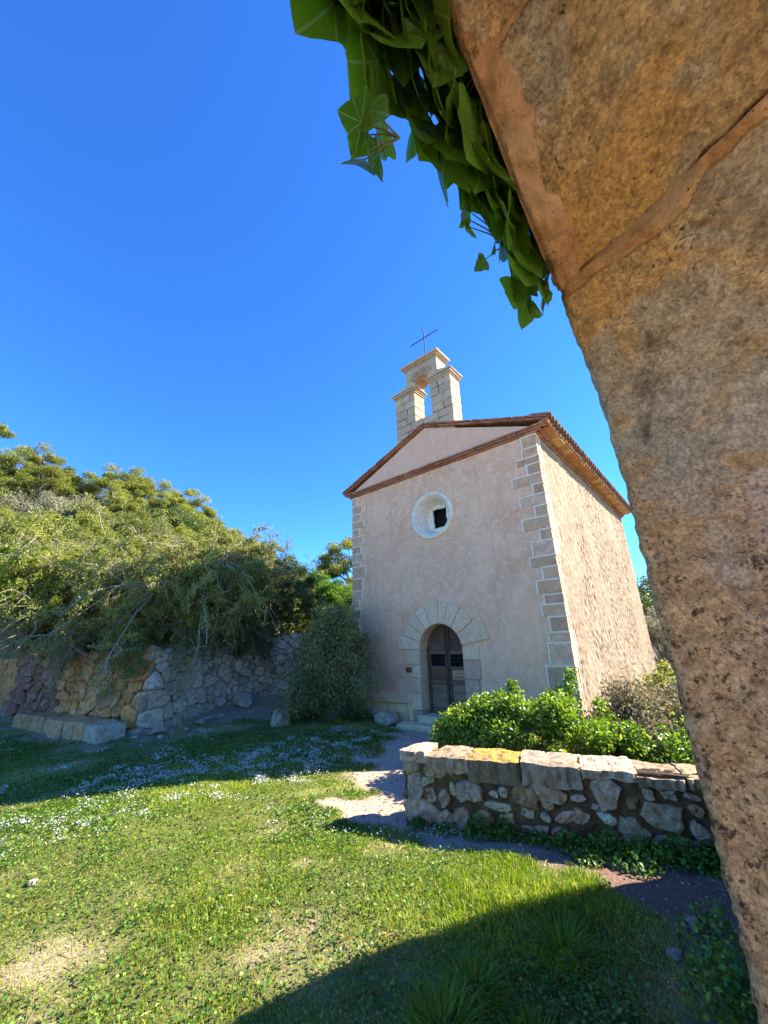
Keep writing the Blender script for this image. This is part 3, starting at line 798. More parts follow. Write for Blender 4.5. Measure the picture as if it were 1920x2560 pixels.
def arch_mat():
    t = NT('weathered_arch_stone')
    co = t.co; xyz = t.sep()
    n_big = t.noise(2.6, 5, .6, .8); n_mid = t.noise(11, 6, .7, .6); n_fine = t.noise(55, 5, .75); n_s = t.noise(1.6, 4, .55, 1.2)
    ochre = t.mix(t.ramp(n_mid, [(.35, 0.), (.68, 1.)]), (.37, .235, .105), (.62, .44, .215))
    grey = t.mix(t.ramp(n_mid, [(.35, 0.), (.68, 1.)]), (.35, .28, .175), (.54, .45, .30))
    c = t.mix(t.ramp(t.math('ADD', n_big, t.math('MULTIPLY', t.ramp(t.math('MULTIPLY', t.sep()[2], .25), [(.50, 0.), (.56, 1.), (.685, 1.), (.70, 0.)]), .07)), [(.50, 0.), (.57, 1.)]), ochre, grey)
    c = t.mix(t.math('MULTIPLY', t.ramp(n_s, [(.56, 0.), (.60, 1.)]), .75), c, (.58, .34, .105))
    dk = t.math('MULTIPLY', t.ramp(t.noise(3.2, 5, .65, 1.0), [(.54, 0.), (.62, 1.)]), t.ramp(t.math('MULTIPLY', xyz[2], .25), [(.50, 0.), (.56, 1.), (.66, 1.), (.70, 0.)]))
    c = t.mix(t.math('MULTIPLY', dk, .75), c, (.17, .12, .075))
    # pale crust lower down and a speckled pitted zone near the ground
    z = xyz[2]; wob = t.math('ADD', z, t.math('MULTIPLY', n_big, .9))
    wy = t.math('ADD', wob, t.math('MULTIPLY', xyz[1], .55))
    low = t.ramp(t.math('MULTIPLY', wob, .25), [(.60, 1.), (.70, 0.)])
    sp = t.math('ADD', t.math('MULTIPLY', t.noise(62, 6, .8, .2), .62), t.math('MULTIPLY', t.noise(23, 4, .7), .38)); sp2 = t.noise(13, 4, .7, .5)
    pit = t.mix(t.ramp(sp, [(.44, 0.), (.475, 1.)]), (.13, .075, .037), t.mix(t.ramp(sp2, [(.35, 0.), (.65, 1.)]), (.44, .26, .11), (.66, .43, .20)))
    c = t.mix(low, c, pit)
    crust = t.math('MULTIPLY', t.ramp(t.math('MULTIPLY', wy, .25), [(.44, 0.), (.54, 1.), (.60, 1.), (.68, 0.)]), t.ramp(n_mid, [(.42, 0.), (.60, 1.)]))
    crust = t.math('MULTIPLY', t.math('MULTIPLY', crust, t.ramp(sp, [(.42, 0.), (.46, 1.)])), t.ramp(t.math('MULTIPLY', xyz[1], -1.), [(.12, 0.), (.34, .8)]))
    c = t.mix(crust, c, (.66, .54, .42))
    n_g = t.noise(120, 6, .85); n_k = t.noise(26, 7, .8, .2)
    c = t.mix(t.math('MULTIPLY', t.ramp(n_k, [(.38, 1.), (.48, 0.)]), .6), c, t.mix(1., c, (.45, .38, .32), 'MULTIPLY'))
    c = t.mix(t.math('MULTIPLY', t.ramp(n_k, [(.56, 0.), (.70, 1.)]), .45), c, t.mix(1., c, (1.45, 1.4, 1.3), 'MULTIPLY'))
    c = t.mix(t.math('MULTIPLY', t.ramp(n_g, [(.43, 1.), (.465, 0.)]), .55), c, t.mix(1., c, (.45, .38, .33), 'MULTIPLY'))
    for gs, lo, hi in ((52, .86, 1.12), (130, .74, 1.26)):
        gv = t.sep(t.voro(gs, 'F1', 'Color'))[0]
        c = t.mix(1., c, t.ramp(gv, [(0., lo), (1., hi)]), 'MULTIPLY')
    pk = t.noise(46, 2, .5, 1.5); holes = t.math('MULTIPLY', t.ramp(pk, [(.66, 0.), (.70, 1.)]), t.ramp(t.noise(5, 3, .6), [(.45, 0.), (.6, 1.)]))
    c = t.mix(t.math('MULTIPLY', holes, .8), c, (.05, .033, .02))
    c = t.mix(1., c, t.info('Color'), 'MULTIPLY')
    h = t.math('ADD', t.math('ADD', t.math('MULTIPLY', n_mid, .6), t.math('MULTIPLY', n_k, .5)), t.math('ADD', t.math('MULTIPLY', n_fine, .35), t.math('MULTIPLY', sp, t.math('MULTIPLY', low, .35))))
    h = t.math('SUBTRACT', h, t.math('MULTIPLY', holes, .6))
    return t.done(t.bsdf(c, .9, t.bump(h, 1.0, .022), .2))
M['arch'] = arch_mat()
def arch_mortar_mat():
    t = NT('orange_lime_mortar'); n = t.noise(24, 6, .75, .4); b = t.noise(5, 4, .6)
    c = t.mix(t.ramp(n, [(.35, 0.), (.65, 1.)]), (.33, .165, .065), (.56, .33, .145)); c = t.mix(t.math('MULTIPLY', t.ramp(b, [(.5, 0.), (.65, 1.)]), .6), c, (.60, .40, .21))
    v = t.voro(60, 'F1'); c = t.mix(t.math('MULTIPLY', t.ramp(v, [(.08, 1.), (.18, 0.)]), .6), c, (.07, .04, .025))
    return t.done(t.bsdf(c, .95, t.bump(n, 1.0, .02), .15))
M['arch_mortar'] = arch_mortar_mat()
M['rub_arch'] = stone_mat('gate_rubble', (.26, .19, .12), .5, (.36, .33, .27), .4, 6, 1., .03)
ROT = np.array(Matrix.Rotation(.7, 3, 'X') @ Matrix.Rotation(.5, 3, 'Y') @ Matrix.Rotation(.9, 3, 'Z'))
def arch_piece(name, t0, t1, mat, step=.016, proud=0., seed=1, skew=0., rad=.38, w0=0., w1=ART, amp=1., round_=.03, edge=1, tint=(1, 1, 1)):
    """block of the arch between two joints; cross-section runs outer face > arris > intrados > inner face"""
    nt_ = max(4, int((t1 - t0) / step)); T = np.linspace(0, 1, nt_)
    ws = np.r_[np.arange(0, .12, .010), np.arange(.12, w1 - w0, step * 1.15), w1 - w0] + w0
    cs = [(w0, rad), (w0, rad * .5), (w0, .09)] + [(w, 0.) for w in ws] + [(w1, .1), (w1, rad)]
    Wc = np.array([c[0] for c in cs]); Rc = np.array([c[1] for c in cs])
    Tg, Wg = np.meshgrid(T, Wc, indexing='ij'); Rg = np.broadcast_to(Rc, Tg.shape).copy()
    # joints run a little askew across the soffit
    tt = t0 + (t1 - t0) * Tg
    tt = tt + (skew(Wg, Tg) if callable(skew) else 0)
    X, Z, rx, rz = prof_at(tt)
    d = np.clip((Wg - w0) / round_, 0, 1); rr = Rg + np.where(Rg == 0, .020 * (1 - d) ** 2, 0)
    P = np.stack([X, -Wg, Z], -1)
    Q = P @ ROT
    dis = .007 * fbm(Q * 3.3, 3, 40) + .0035 * fbm(Q * 13, 3, 60) + .003 * fbm(Q * 52, 2, 70)
    dis = dis * amp
    # irregular arris
    arr = np.exp(-(Wg - w0) / .05) * np.abs(fbm((P @ ROT) * 31, 3, 90)) * .006
    e = np.minimum(1, np.minimum(Tg, 1 - Tg) * (t1 - t0) / .018)         # rounded joints
    rr = rr - proud + dis * np.where(Rg < .2, 1, .3) + arr + (1 - e) ** 2 * .009 * edge * (1 + .8 * fbm(P * 26, 2, 44))
    wv = -Wg - .006 * fbm(P * 9, 3, 33) * (Rg > 0) - .005 * fbm(P * 40, 2, 34) * (Wg < .05)
    V = np.stack([X + rx * rr, wv, Z + rz * rr], -1)
    n0, n1 = V.shape[:2]; F = grid_faces(n0, n1)
    V = V.reshape(-1, 3)
    # close the two ends and the back
    F2 = []
    F = [tuple(f) for f in F]
    F.append(tuple(range(n1))); F.append(tuple(range((n0 - 1) * n1, n0 * n1))[::-1])
    o = mesh_py(name, V, F, mat, gate, True, color=tint); return o
tj2, tj1 = t_of(-.41, 2.755), t_of(-.90, 3.09)
def sk2(W, T): return .26 * np.clip(W, 0, 1.2) ** 1.2 + .035 * sstep(.30, .36, W) + .010 * np.sin(W * 17) + .007 * fbm(np.stack([W * 28, 0 * W + .5, 0 * W], -1), 3, 14)
def sk1(W, T): return .22 * W + .015 * np.sin(W * 14)
TL = _dl[-1]
def lerp_sk(a, b): return lambda W, T: (a(W, T) if a else 0 * W) * (1 - T) + (b(W, T) if b else 0 * W) * T
arch_piece('jamb_block', 0.02, tj2 - .012, M['arch'], .016, skew=lerp_sk(None, sk2), amp=1.)
arch_piece('mortar_joint', tj2 - .015, tj2 + .017, M['arch_mortar'], .006, proud=-.003, edge=0, amp=1.0, skew=sk2, rad=.36, w0=.006)
arch_piece('voussoir', tj2 + .014, tj1 - .004, M['arch'], .016, skew=lerp_sk(sk2, sk1), proud=-.012, tint=(.95, .93, .86))
arch_piece('mortar_joint', tj1 - .006, tj1 + .007, M['arch_mortar'], .004, proud=-.015, edge=0, amp=1.0, skew=sk1, rad=.36, w0=.006)
arch_piece('voussoir', tj1 + .005, tj1 + .62, M['arch'], .018, skew=lerp_sk(sk1, None), tint=(1.05, .92, .80))
for a, b in ((tj1 + .63, tj1 + 1.12), (tj1 + 1.13, TL - 2.3), (TL - 2.29, TL - .02)):
    arch_piece('voussoir', a, b, M['arch'], .05)
# mortar smear along the arris of the upper stones
def smear():
    n = 160; T = np.linspace(tj2 + .02, tj1 + .55, n); ws = np.linspace(.004, 1, 14)
    Tg, k = np.meshgrid(T, np.linspace(0, 1, 14), indexing='ij')
    width = .085 + .035 * fbm(np.stack([Tg * 7 + .3, 0 * Tg + .4, 0 * Tg], -1), 3, 5) + .006 * fbm(np.stack([Tg * 40, 0 * Tg + .4, 0 * Tg], -1), 3, 6)
    Wg = .004 + k * width
    X, Z, rx, rz = prof_at(Tg); P = np.stack([X, -Wg, Z], -1)
    Q = P @ ROT
    base = .007 * fbm(Q * 3.3, 3, 40) + .0035 * fbm(Q * 13, 3, 60) + .012
    th = .012 * (1 - k) ** .6 + .009 * fbm(Q * 30, 3, 8) * (1 - k) ** .5 + .001
    rr = base - th + np.where(k < .1, .012, 0); rr = np.where(k > .97, base + .01, rr)
    V = np.stack([X + rx * rr, -Wg, Z + rz * rr], -1).reshape(-1, 3)
    mesh_np('mortar_smear', V, grid_faces(n, 14), M['arch_mortar'], gate, True)
smear()
# masonry around the arch: spandrels and pier, outline in (s, z)
def pier():
    inner = [(float(prof_at(t)[0] + prof_at(t)[2] * .34), float(prof_at(t)[1] + prof_at(t)[3] * .34)) for t in np.linspace(0.02, TL - .02, 60)]
    outer = [(-4.6, -.3), (-4.6, 3.4), (-4.3, 3.75), (-2.6, 4.1), (-1.0, 4.15), (.6, 3.8), (1.8, 3.3), (2.6, 2.98), (3.05, 2.90), (3.40, 2.80), (3.62, 2.62), (3.74, 2.35), (3.80, 1.9), (3.86, 1.3), (3.9, .6), (3.92, -.3)]
    pts = outer + inner
    tr = tessellate_polygon([[Vector((x, z, 0)) for x, z in pts]])
    n = len(pts)
    r_ = rng(6)
    V = [(x, -.02, z) for x, z in pts] + [(x, -ART + .03, z) for x, z in pts]
    F = [list(f) for f in tr] + [[i + n for i in f[::-1]] for f in tr] + [[i, (i + 1) % n, n + (i + 1) % n, n + i] for i in range(n)]
    o = mesh_py('pier_masonry', V, F, M['rub_arch'], gate); fix_normals(o)
pier()

# ------------------------------------------------------------------ ivy hanging over the arch
M['ivy'] = None
def ivy_mat():
    t = NT('ivy_leaf')
    f = t.info('Random'); n = t.noise(5, 4, .6); x, y, _ = t.sep()
    ax = t.math('ABSOLUTE', x)
    c = t.mix(f, (.04, .11, .012), (.115, .245, .026))
    c = t.mix(t.math('MULTIPLY', t.ramp(n, [(.45, 0.), (.7, 1.)]), .4), c, (.10, .17, .03))
    # pale veins: midrib and two side ribs fanning from the stalk
    d1 = t.math('ABSOLUTE', t.math('SUBTRACT', ax, t.math('MULTIPLY', t.math('SUBTRACT', y, .07), .62)))
    d2 = t.math('ABSOLUTE', t.math('SUBTRACT', y, t.math('ADD', .07, t.math('MULTIPLY', ax, .22))))
    d = t.math('MINIMUM', ax, t.math('MINIMUM', d1, d2))
    vein = t.ramp(d, [(.006, 1.), (.024, 0.)])
    c = t.mix(t.math('MULTIPLY', vein, .55), c, (.22, .30, .10))
    p = t.bsdf(c, .33, t.bump(t.math('ADD', n, t.math('MULTIPLY', vein, .5)), .35, .01), .55)
    tr = t.n.new('ShaderNodeBsdfTranslucent'); t.l.new(t.hsv(c, .47, 1.1, 2.0), tr.inputs[0])
    mx = t.n.new('ShaderNodeMixShader'); mx.inputs[0].default_value = .40; t.l.new(p, mx.inputs[1]); t.l.new(tr.outputs[0], mx.inputs[2])
    return t.done(mx.outputs[0])
M['ivy'] = ivy_mat()
def ivy_leaf_mesh(seed):
    r = rng(seed)
    key = [(0, .07), (.12, -.03), (.28, -.03), (.44, .05), (.60, .21), (.47, .33), (.40, .45), (.34, .58), (.19, .80), (.0, 1.06)]
    key = [(x * (1 + r.normal(0, .05)) * (.95 + .25 * r.random()), y + r.normal(0, .015)) for x, y in key]; key[0] = (0, .07); key[-1] = (0, 1.06)
    # smooth the outline between the points, keeping the lobe and the tip sharp
    half = []
    for i in range(len(key) - 1):
        p0, p1, p2, p3 = key[max(i - 1, 0)], key[i], key[i + 1], key[min(i + 2, len(key) - 1)]
        for t in (0, .5):
            half.append(tuple(.5 * (2 * p1[k] + (p2[k] - p0[k]) * t * .8 + (2 * p0[k] - 5 * p1[k] + 4 * p2[k] - p3[k]) * t * t * .8 + (-p0[k] + 3 * p1[k] - 3 * p2[k] + p3[k]) * t ** 3 * .8 + (p2[k] - p1[k]) * 0) if t else p1[k] for k in (0, 1)))
    half.append(key[-1]); half = [(max(0, x), y) for x, y in half]; m = len(half)
    curl = .25 + r.random() * .4; fold = .03 + .17 * r.random(); wav = r.uniform(0, 6)
    V = []; F = []
    def lift(x, y): return (x, y, -abs(x) * fold - .25 * curl * x * x - curl * .30 * (y - .25) ** 2 * (1 if y > .25 else .3) + .035 * math.sin(9 * y + wav) * min(1, abs(x) * 3))
    for s in (1, -1):
        b = len(V); rows = (0, .35, .7, 1.0)
        for q in rows: V += [lift(s * x * q, (y if q else .07 + (y - .07) * 1.0)) for x, y in half]
        for k in range(3):
            for i in range(m - 1):
                f = [b + k * m + i, b + k * m + i + 1, b + (k + 1) * m + i + 1, b + (k + 1) * m + i]; F.append(f if s == 1 else f[::-1])
    me = bpy.data.meshes.new('leaf'); me.from_pydata(V, [], F); me.materials.append(M['ivy'])
    bm = bmesh.new(); bm.from_mesh(me); bmesh.ops.remove_doubles(bm, verts=bm.verts[:], dist=.004); bm.to_mesh(me); bm.free(); me.shade_smooth()
    return me
IVM = [ivy_leaf_mesh(i) for i in range(7)]
def build_ivy():
    g = empty('ivy', (ARJ.x, ARJ.y, 2.4), math.pi / 2 - ARA)
    tag(g, 'glossy dark green ivy hanging over the outer edge of the stone archway', 'ivy')
    r = rng(77)
    def zmin(s, dl):
        za = np.interp(s, [-1.9, -1.35, -1.2, -1.04, -.95, -.75, -.57, -.35], [3.35, 3.3, 3.16, 2.93, 2.92, 3.12, 3.30, 3.5])      # at .25 out
        zb = np.interp(s, [-1.9, -1.35, -1.12, -.9, -.77, -.54, -.29, 0], [3.3, 3.2, 3.02, 2.93, 2.97, 3.0, 3.08, 3.2])           # at .15 out
        zc = np.interp(s, [-1.9, -1.3, -.985, -.74, -.51, -.31, -.2, 0], [3.3, 3.31, 3.17, 2.93, 2.79, 2.70, 2.75, 3.0])          # at the wall
        return np.interp(dl, [.02, .15, .25], [zc, zb, za])
    stems = Acc(); pts = []
    tries = 0
    while len(pts) < 250 and tries < 20000:
        tries += 1
        s = r.uniform(-1.75, -.40); dmax = np.interp(s, [-1.75, -1.3, -1.0, -.75, -.55, -.40], [.22, .215, .205, .165, .09, .04])
        dl = .02 + (dmax - .02) * r.random() ** .8
        z0 = zmin(s, dl) + .085; hgt = np.interp(s, [-1.75, -.8, -.12], [.55, .5, .3])
        z = z0 + hgt * r.random() ** 1.7
        p = np.array([s, dl, z])
        if any(np.sum((p - q) ** 2) < .042 ** 2 for q in pts): continue
        pts.append(p)
    k0 = len(pts); tries = 0
    while len(pts) < k0 + 110 and tries < 9000:
        tries += 1; s = r.uniform(-1.6, -.42); p = np.array([s, r.uniform(.02, .09), zmin(s, .02) + r.uniform(-.005, .2)])
        if any(np.sum((p - q) ** 2) < .035 ** 2 for q in pts): continue
        pts.append(p)
    for p in pts:
        o = bpy.data.objects.new('leaf', IVM[int(r.integers(7))]); link(o, g)
        sz = (.125 + .06 * r.random()) * np.interp(p[0], [-1.2, -.6, -.3], [1.12, .85, .62])
        # leaf hangs: its tip points down, its face outward and up
        tip = Vector((r.normal(0, .28), r.normal(.12, .22), -1)).normalized()
        nrm = Vector((r.normal(0, .45), 1.0, r.normal(.35, .4))); nrm = (nrm - tip * nrm.dot(tip)).normalized()
        xx = tip.cross(nrm)
        Mx = Matrix((xx, tip, nrm)).transposed().to_4x4()
        Mx = Matrix.Translation((p[0], p[1], p[2] - 2.4 + sz * .3)) @ Mx @ Matrix.Scale(sz, 4)
        o.matrix_local = Mx
        # leaf stalk
        a = np.array([p[0], p[1], p[2] - 2.4 + sz * .3]); bq = a + np.array([r.normal(0, .02), -.05 - .03 * r.random(), .05 + .05 * r.random()])
        v, f = tube_geo([a, (a + bq) / 2 + np.array([0, .01, .012]), bq], [.0016, .0018, .002], 4); stems.add(v, f, r.random())
    # young sprays standing clear of the mass
    for (sx, dy, zz), n in (((-1.03, .215, 2.93), 7), ((-.60, .13, 2.92), 5)):
        root = np.array([sx + .08, dy - .05, zz + .03])
        for k in range(n):
            e = np.array([sx, dy, zz]) + r.normal(0, .05, 3) * np.array([1.0, .6, .8])
            v, f = tube_geo([root - np.array([0, 0, 2.4]), (root + e) / 2 - np.array([0, 0, 2.39]), e - np.array([0, 0, 2.4])], [.0022, .002, .0014], 4); stems.add(v, f, .9)
            o = bpy.data.objects.new('leaf', IVM[int(r.integers(7))]); link(o, g)
            sz = .065 + .035 * r.random() if n > 5 else .04 + .02 * r.random()
            tip = Vector((r.normal(-.3, .4), r.normal(.1, .4), -.9)).normalized(); nrm = Vector((r.normal(0, .6), .8, r.normal(.5, .4))); nrm = (nrm - tip * nrm.dot(tip)).normalized()
            o.matrix_local = Matrix.Translation((e[0], e[1], e[2] - 2.4)) @ Matrix((tip.cross(nrm), tip, nrm)).transposed().to_4x4() @ Matrix.Scale(sz, 4)
    # woody vines on the wall behind the leaves
    for k in range(6):
        s0 = -1.7 + k * .19; n = 9; zz = np.linspace(float(np.interp(s0, PP[:24][::-1, 0], PP[:24][::-1, 1])) + .02, 4.0, n)
        path = np.c_[s0 + np.cumsum(r.normal(.02, .03, n)), .015 + .02 * r.random(n), zz - 2.4]
        v, f = tube_geo(path, np.linspace(.005, .010, n), 5); stems.add(v, f, .2)
    stems.build('stem', leaf_mat('ivy_stem', (.12, .13, .04), (.22, .22, .09), rough=.6, trans=.1), g)['kind'] = 'stuff'
build_ivy()

# ------------------------------------------------------------------ low rubble wall in front of the chapel
LWC = Vector((.19, 5.10, 0)); LWE = Vector((3.45, 3.79, 0)); LD = (LWE - LWC).normalized(); LB = Vector((-LD.y, LD.x, 0)); LL = (LWE - LWC).length
lowwall = empty('low_stone_wall', LWC, math.atan2(LD.y, LD.x))    # local x along, local y back
tag(lowwall, 'low mossy rubble stone wall with flat coping slabs in front of the ivy bush', 'wall')
SCOL = dict(y=(.66, .49, .27), g=(.58, .45, .31), t=(.62, .43, .27), w=(.86, .69, .49), p=(.76, .44, .28), o=(.55, .32, .165))
STONES = [(0.05, 0.51, 0.18, 0.2, -0.0, 'y'), (0.07, 0.3, 0.23, 0.24, -0.03, 'g'), (0.32, 0.44, 0.23, 0.11, -0.04, 'y'), (0.23, 0.35, 0.14, 0.08, 0.08, 'g'), (0.26, 0.22, 0.12, 0.15, 0.2, 't'), (0.41, 0.19, 0.11, 0.16, 0.17, 't'), (0.51, 0.3, 0.06, 0.13, 0.09, 'y'), (0.68, 0.29, 0.29, 0.21, 0.09, 'g'), (0.94, 0.29, 0.09, 0.06, -0.14, 'w'), (1.04, 0.31, 0.09, 0.1, 0.09, 'w'), (0.99, 0.18, 0.26, 0.08, -0.08, 'w'), (0.14, 0.04, 0.36, 0.26, -0.01, 'p'), (0.43, 0.01, 0.17, 0.16, -0.45, 'p'), (0.59, 0.03, 0.17, 0.2, -0.28, 'p'), (0.82, 0.06, 0.18, 0.16, 0.11, 'o'), (1.05, 0.08, 0.14, 0.09, 0.11, 'y'), (1.25, 0.3, 0.24, 0.19, -0.42, 'o'), (1.47, 0.33, 0.32, 0.14, -0.15, 'y'), (1.26, 0.16, 0.12, 0.08, -0.22, 'p'), (1.42, 0.14, 0.1, 0.06, -0.05, 'w'), (1.45, 0.24, 0.1, 0.07, -0.33, 't'), (1.74, 0.33, 0.12, 0.06, 0.02, 'w'), (1.99, 0.39, 0.26, 0.23, 0.01, 'g'), (1.62, 0.17, 0.23, 0.08, 0.33, 'p'), (1.74, 0.18, 0.15, 0.13, -0.24, 't'), (1.97, 0.19, 0.14, 0.09, -0.45, 'w'), (1.89, 0.27, 0.1, 0.06, -0.25, 'g'), (1.21, -0.02, 0.23, 0.17, 0.12, 'g'), (1.38, 0.02, 0.11, 0.1, 0.12, 'w'), (1.56, -0.02, 0.21, 0.16, -0.3, 'p'), (1.74, -0.03, 0.06, 0.1, 0.13, 't'), (1.84, -0.01, 0.12, 0.07, -0.04, 'p'), (1.98, 0.05, 0.1, 0.13, 0.12, 'o'), (0.65, -0.11, 0.09, 0.05, -0.18, 'w'), (0.91, -0.03, 0.14, 0.07, -0.03, 'o'), (2.21, 0.34, 0.1, 0.08, 0.1, 'o'), (2.34, 0.42, 0.1, 0.09, 0.09, 't'), (2.5, 0.43, 0.12, 0.08, 0.09, 't'), (2.68, 0.43, 0.12, 0.05, -0.13, 'p'), (2.42, 0.26, 0.31, 0.21, -0.07, 't'), (2.69, 0.33, 0.1, 0.09, -0.18, 'o'), (2.14, 0.11, 0.18, 0.21, -0.05, 't'), (2.26, 0.1, 0.08, 0.08, -0.14, 'o'), (2.35, 0.06, 0.15, 0.06, 0.42, 'p'), (2.56, 0.05, 0.19, 0.11, -0.14, 'p'), (2.69, 0.15, 0.18, 0.12, -0.61, 'p'), (2.42, -0.05, 0.1, 0.06, -0.13, 't'), (2.83, 0.27, 0.11, 0.12, 0.11, 'o'), (2.2, -0.09, 0.09, 0.05, 0.14, 't'),
          (3.0, .42, .18, .12, 0, 't'), (3.05, .25, .2, .15, .1, 'p'), (2.95, .08, .22, .14, -.1, 'g'), (3.25, .35, .2, .2, 0, 'o'), (3.25, .1, .22, .18, 0, 't')]
def roughen(o, amp, freq, seed, cuts=1):
    bm = bmesh.new(); bm.from_mesh(o.data); bmesh.ops.subdivide_edges(bm, edges=bm.edges[:], cuts=cuts, use_grid_fill=True); bmesh.ops.recalc_face_normals(bm, faces=bm.faces[:])
    P = np.array([v.co[:] for v in bm.verts]); N = np.array([v.normal[:] for v in bm.verts]); P = P + N * (amp * fbm(P * freq + seed % 97, 3, seed % 1000))[:, None]
    for v, p in zip(bm.verts, P): v.co = p
    bm.to_mesh(o.data); bm.free()
def lump(name, w, h, dep, r, mat, parent, col, loc, ang, n=11, flat=.75, sharp=.35):
    """rough stone set in a wall: irregular outline, domed uneven face; local x along, y towards the back, z up"""
    a = np.linspace(0, 2 * np.pi, n, endpoint=False) + r.normal(0, .12, n)
    # super-ellipse outline gives blocky stones
    p = 2.6 + 3.4 * r.random()
    ca, sa = np.cos(a), np.sin(a)
    rad = (np.abs(ca) ** p + np.abs(sa) ** p) ** (-1 / p) * (1 + r.normal(0, .12, n))
    ox, oz = rad * ca * w / 2, rad * sa * h / 2
    V = []
    for k, (s, d) in enumerate(((1.0, .6), (1.0, -.25), (.96, -.75), (.84, -1.0), (.42, -1.02))):
        jx, jz = r.normal(0, .02 * w, n) * (k > 1), r.normal(0, .02 * h, n) * (k > 1)
        dd = d * dep * (1 + r.normal(0, .14, n) * (k > 1))
        V += [(ox[i] * s + jx[i], dd[i], oz[i] * s + jz[i]) for i in range(n)]
    V.append((r.normal(0, .05) * w, -dep * (1.0 + r.normal(0, .08)), r.normal(0, .05) * h))
    F = [[k * n + i, k * n + (i + 1) % n, (k + 1) * n + (i + 1) % n, (k + 1) * n + i] for k in range(4) for i in range(n)]
    F += [[4 * n + i, 4 * n + (i + 1) % n, 5 * n] for i in range(n)]
    V = np.array(V); c, s = math.cos(ang), math.sin(ang)
    V = np.c_[V[:, 0] * c - V[:, 2] * s, V[:, 1], V[:, 0] * s + V[:, 2] * c] 
    o = mesh_py(name, V, F, mat, parent, color=col); o.location = loc; roughen(o, .10 * min(w, h, .12), 22, int(r.integers(1e6)))
    return o
def build_lowwall():
    r = rng(8)
    # mortar core with uneven face
    nx, nz = 150, 40
    x = np.linspace(-.04, LL, nx); z = np.linspace(-.35, .58, nz); Xg, Zg = np.meshgrid(x, z, indexing='ij')
    P = np.stack([Xg * 9, Zg * 9, 0 * Xg], -1)
    Yg = -.008 + .026 * fbm(P, 3, 2) - .02 * (Zg < .05)
    Yg = Yg + .0 * Xg
    front = np.stack([Xg, Yg, Zg], -1).reshape(-1, 3); F = [tuple(f) for f in grid_faces(nx, nz)]
    b = len(front); bk = [(.20, .46, -.35), (LL, .46, -.35), (LL, .46, .55), (.20, .46, .55)]
    V = list(front) + bk
    F += [(b, b + 1, b + 2, b + 3)]
    # top and left end as n-gons
    F.append(tuple([i * nz + nz - 1 for i in range(nx)] + [b + 2, b + 3])); F.append(tuple([j for j in range(nz)] + [b + 3, b]))
    o = mesh_py('mortar_core', V, F, M['mortar_earth'], lowwall, True); fix_normals(o)
    for s, z, w, h, a, c in STONES:
        col = np.array(SCOL[c]) * (.8 + .4 * r.random()) * (1 + r.normal(0, .05, 3))
        lump('stone', w * 1.04, h * 1.04, .045 + .02 * r.random(), r, M['rubble'], lowwall, tuple(np.clip(col, .02, .8)), (s, .012, z), a, n=11 if max(w, h) > .12 else 8)
    # left end and back stones
    for k in range(12):
        t = r.random(); z = .02 + .5 * r.random()
        o = lump('stone', .14 + .1 * r.random(), .1 + .08 * r.random(), .05, r, M['rubble'], lowwall, tuple(np.array(SCOL['ygtp'[k % 4]]) * (.8 + .4 * r.random())), (-.02 + .22 * t, .03 + .4 * t, z), 0, n=9)
        o.rotation_euler = (0, 0, -math.atan2(.46, .24))
    # coping slabs: uneven flat stones, lit on top
    CP = [(-.09, .22, .52, .635, 'w'), (.225, .70, .44, .60, 't'), (.705, 1.235, .385, .60, 'L'), (1.24, 1.80, .40, .605, 'g'), (1.805, 2.28, .505, .60, 'w'), (2.285, 2.66, .475, .575, 't'), (2.665, 3.05, .49, .58, 'y'), (3.055, 3.5, .48, .575, 't')]
    for x0, x1, z0, z1, c in CP:
        nxs, nys = 13, 9
        gx, gy = np.meshgrid(np.linspace(0, 1, nxs), np.linspace(0, 1, nys), indexing='ij')
        fr = r.normal(0, .010, nxs); le = r.normal(0, .008, nys)
        Xs = x0 + (x1 - x0) * gx + (.20 * gy if x0 < .3 else .0) * (1 - gx) * (1 if x0 < 0 else .55) + le[None, :] * ((gx == 0) | (gx == 1))
        Ys = -.055 + .53 * gy + fr[:, None] * (gy == 0) + .012 * fbm(np.stack([gx * 4 + x0 * 7, gy * 3, 0 * gx], -1), 2, 3) * (gy < .1)
        Pn = np.stack([Xs * 6, Ys * 6, 0 * Xs], -1)
        e = np.minimum(np.minimum(gx, 1 - gx) * (x1 - x0), np.minimum(gy, 1 - gy) * .53)
        top = z1 + .014 * fbm(Pn, 3, 6) - .008 * (1 - np.clip(e / .03, 0, 1)) ** 2 - .012 * r.random() * gx
        V = np.stack([Xs, Ys, top], -1).reshape(-1, 3); F = [tuple(f) for f in grid_faces(nxs, nys)]
        loop = [i * nys for i in range(nxs)] + [(nxs - 1) * nys + j for j in range(1, nys)] + [i * nys + nys - 1 for i in range(nxs - 2, -1, -1)] + [j for j in range(nys - 2, 0, -1)]
        m = len(loop); b = len(V)
        low = V[loop].copy(); low[:, 2] = z0 + r.normal(0, .008, m); mid = V[loop].copy(); mid[:, 2] = (z0 + z1) / 2; cc = V[loop].mean(0)
        mid[:, :2] += (V[loop][:, :2] - cc[:2]) / np.linalg.norm(V[loop][:, :2] - cc[:2], axis=1)[:, None] * r.normal(.0, .007, m)[:, None]
        low[:, 1] = np.maximum(low[:, 1], -.045) 
        V = np.vstack([V, mid, low])
        for i in range(m): F += [(loop[i], loop[(i + 1) % m], b + (i + 1) % m, b + i), (b + i, b + (i + 1) % m, b + m + (i + 1) % m, b + m + i)]
        F.append(tuple(range(b + m, b + 2 * m)))
        col = (.44, .38, .27) if c == 'L' else tuple(np.array(SCOL[c]) * .82)
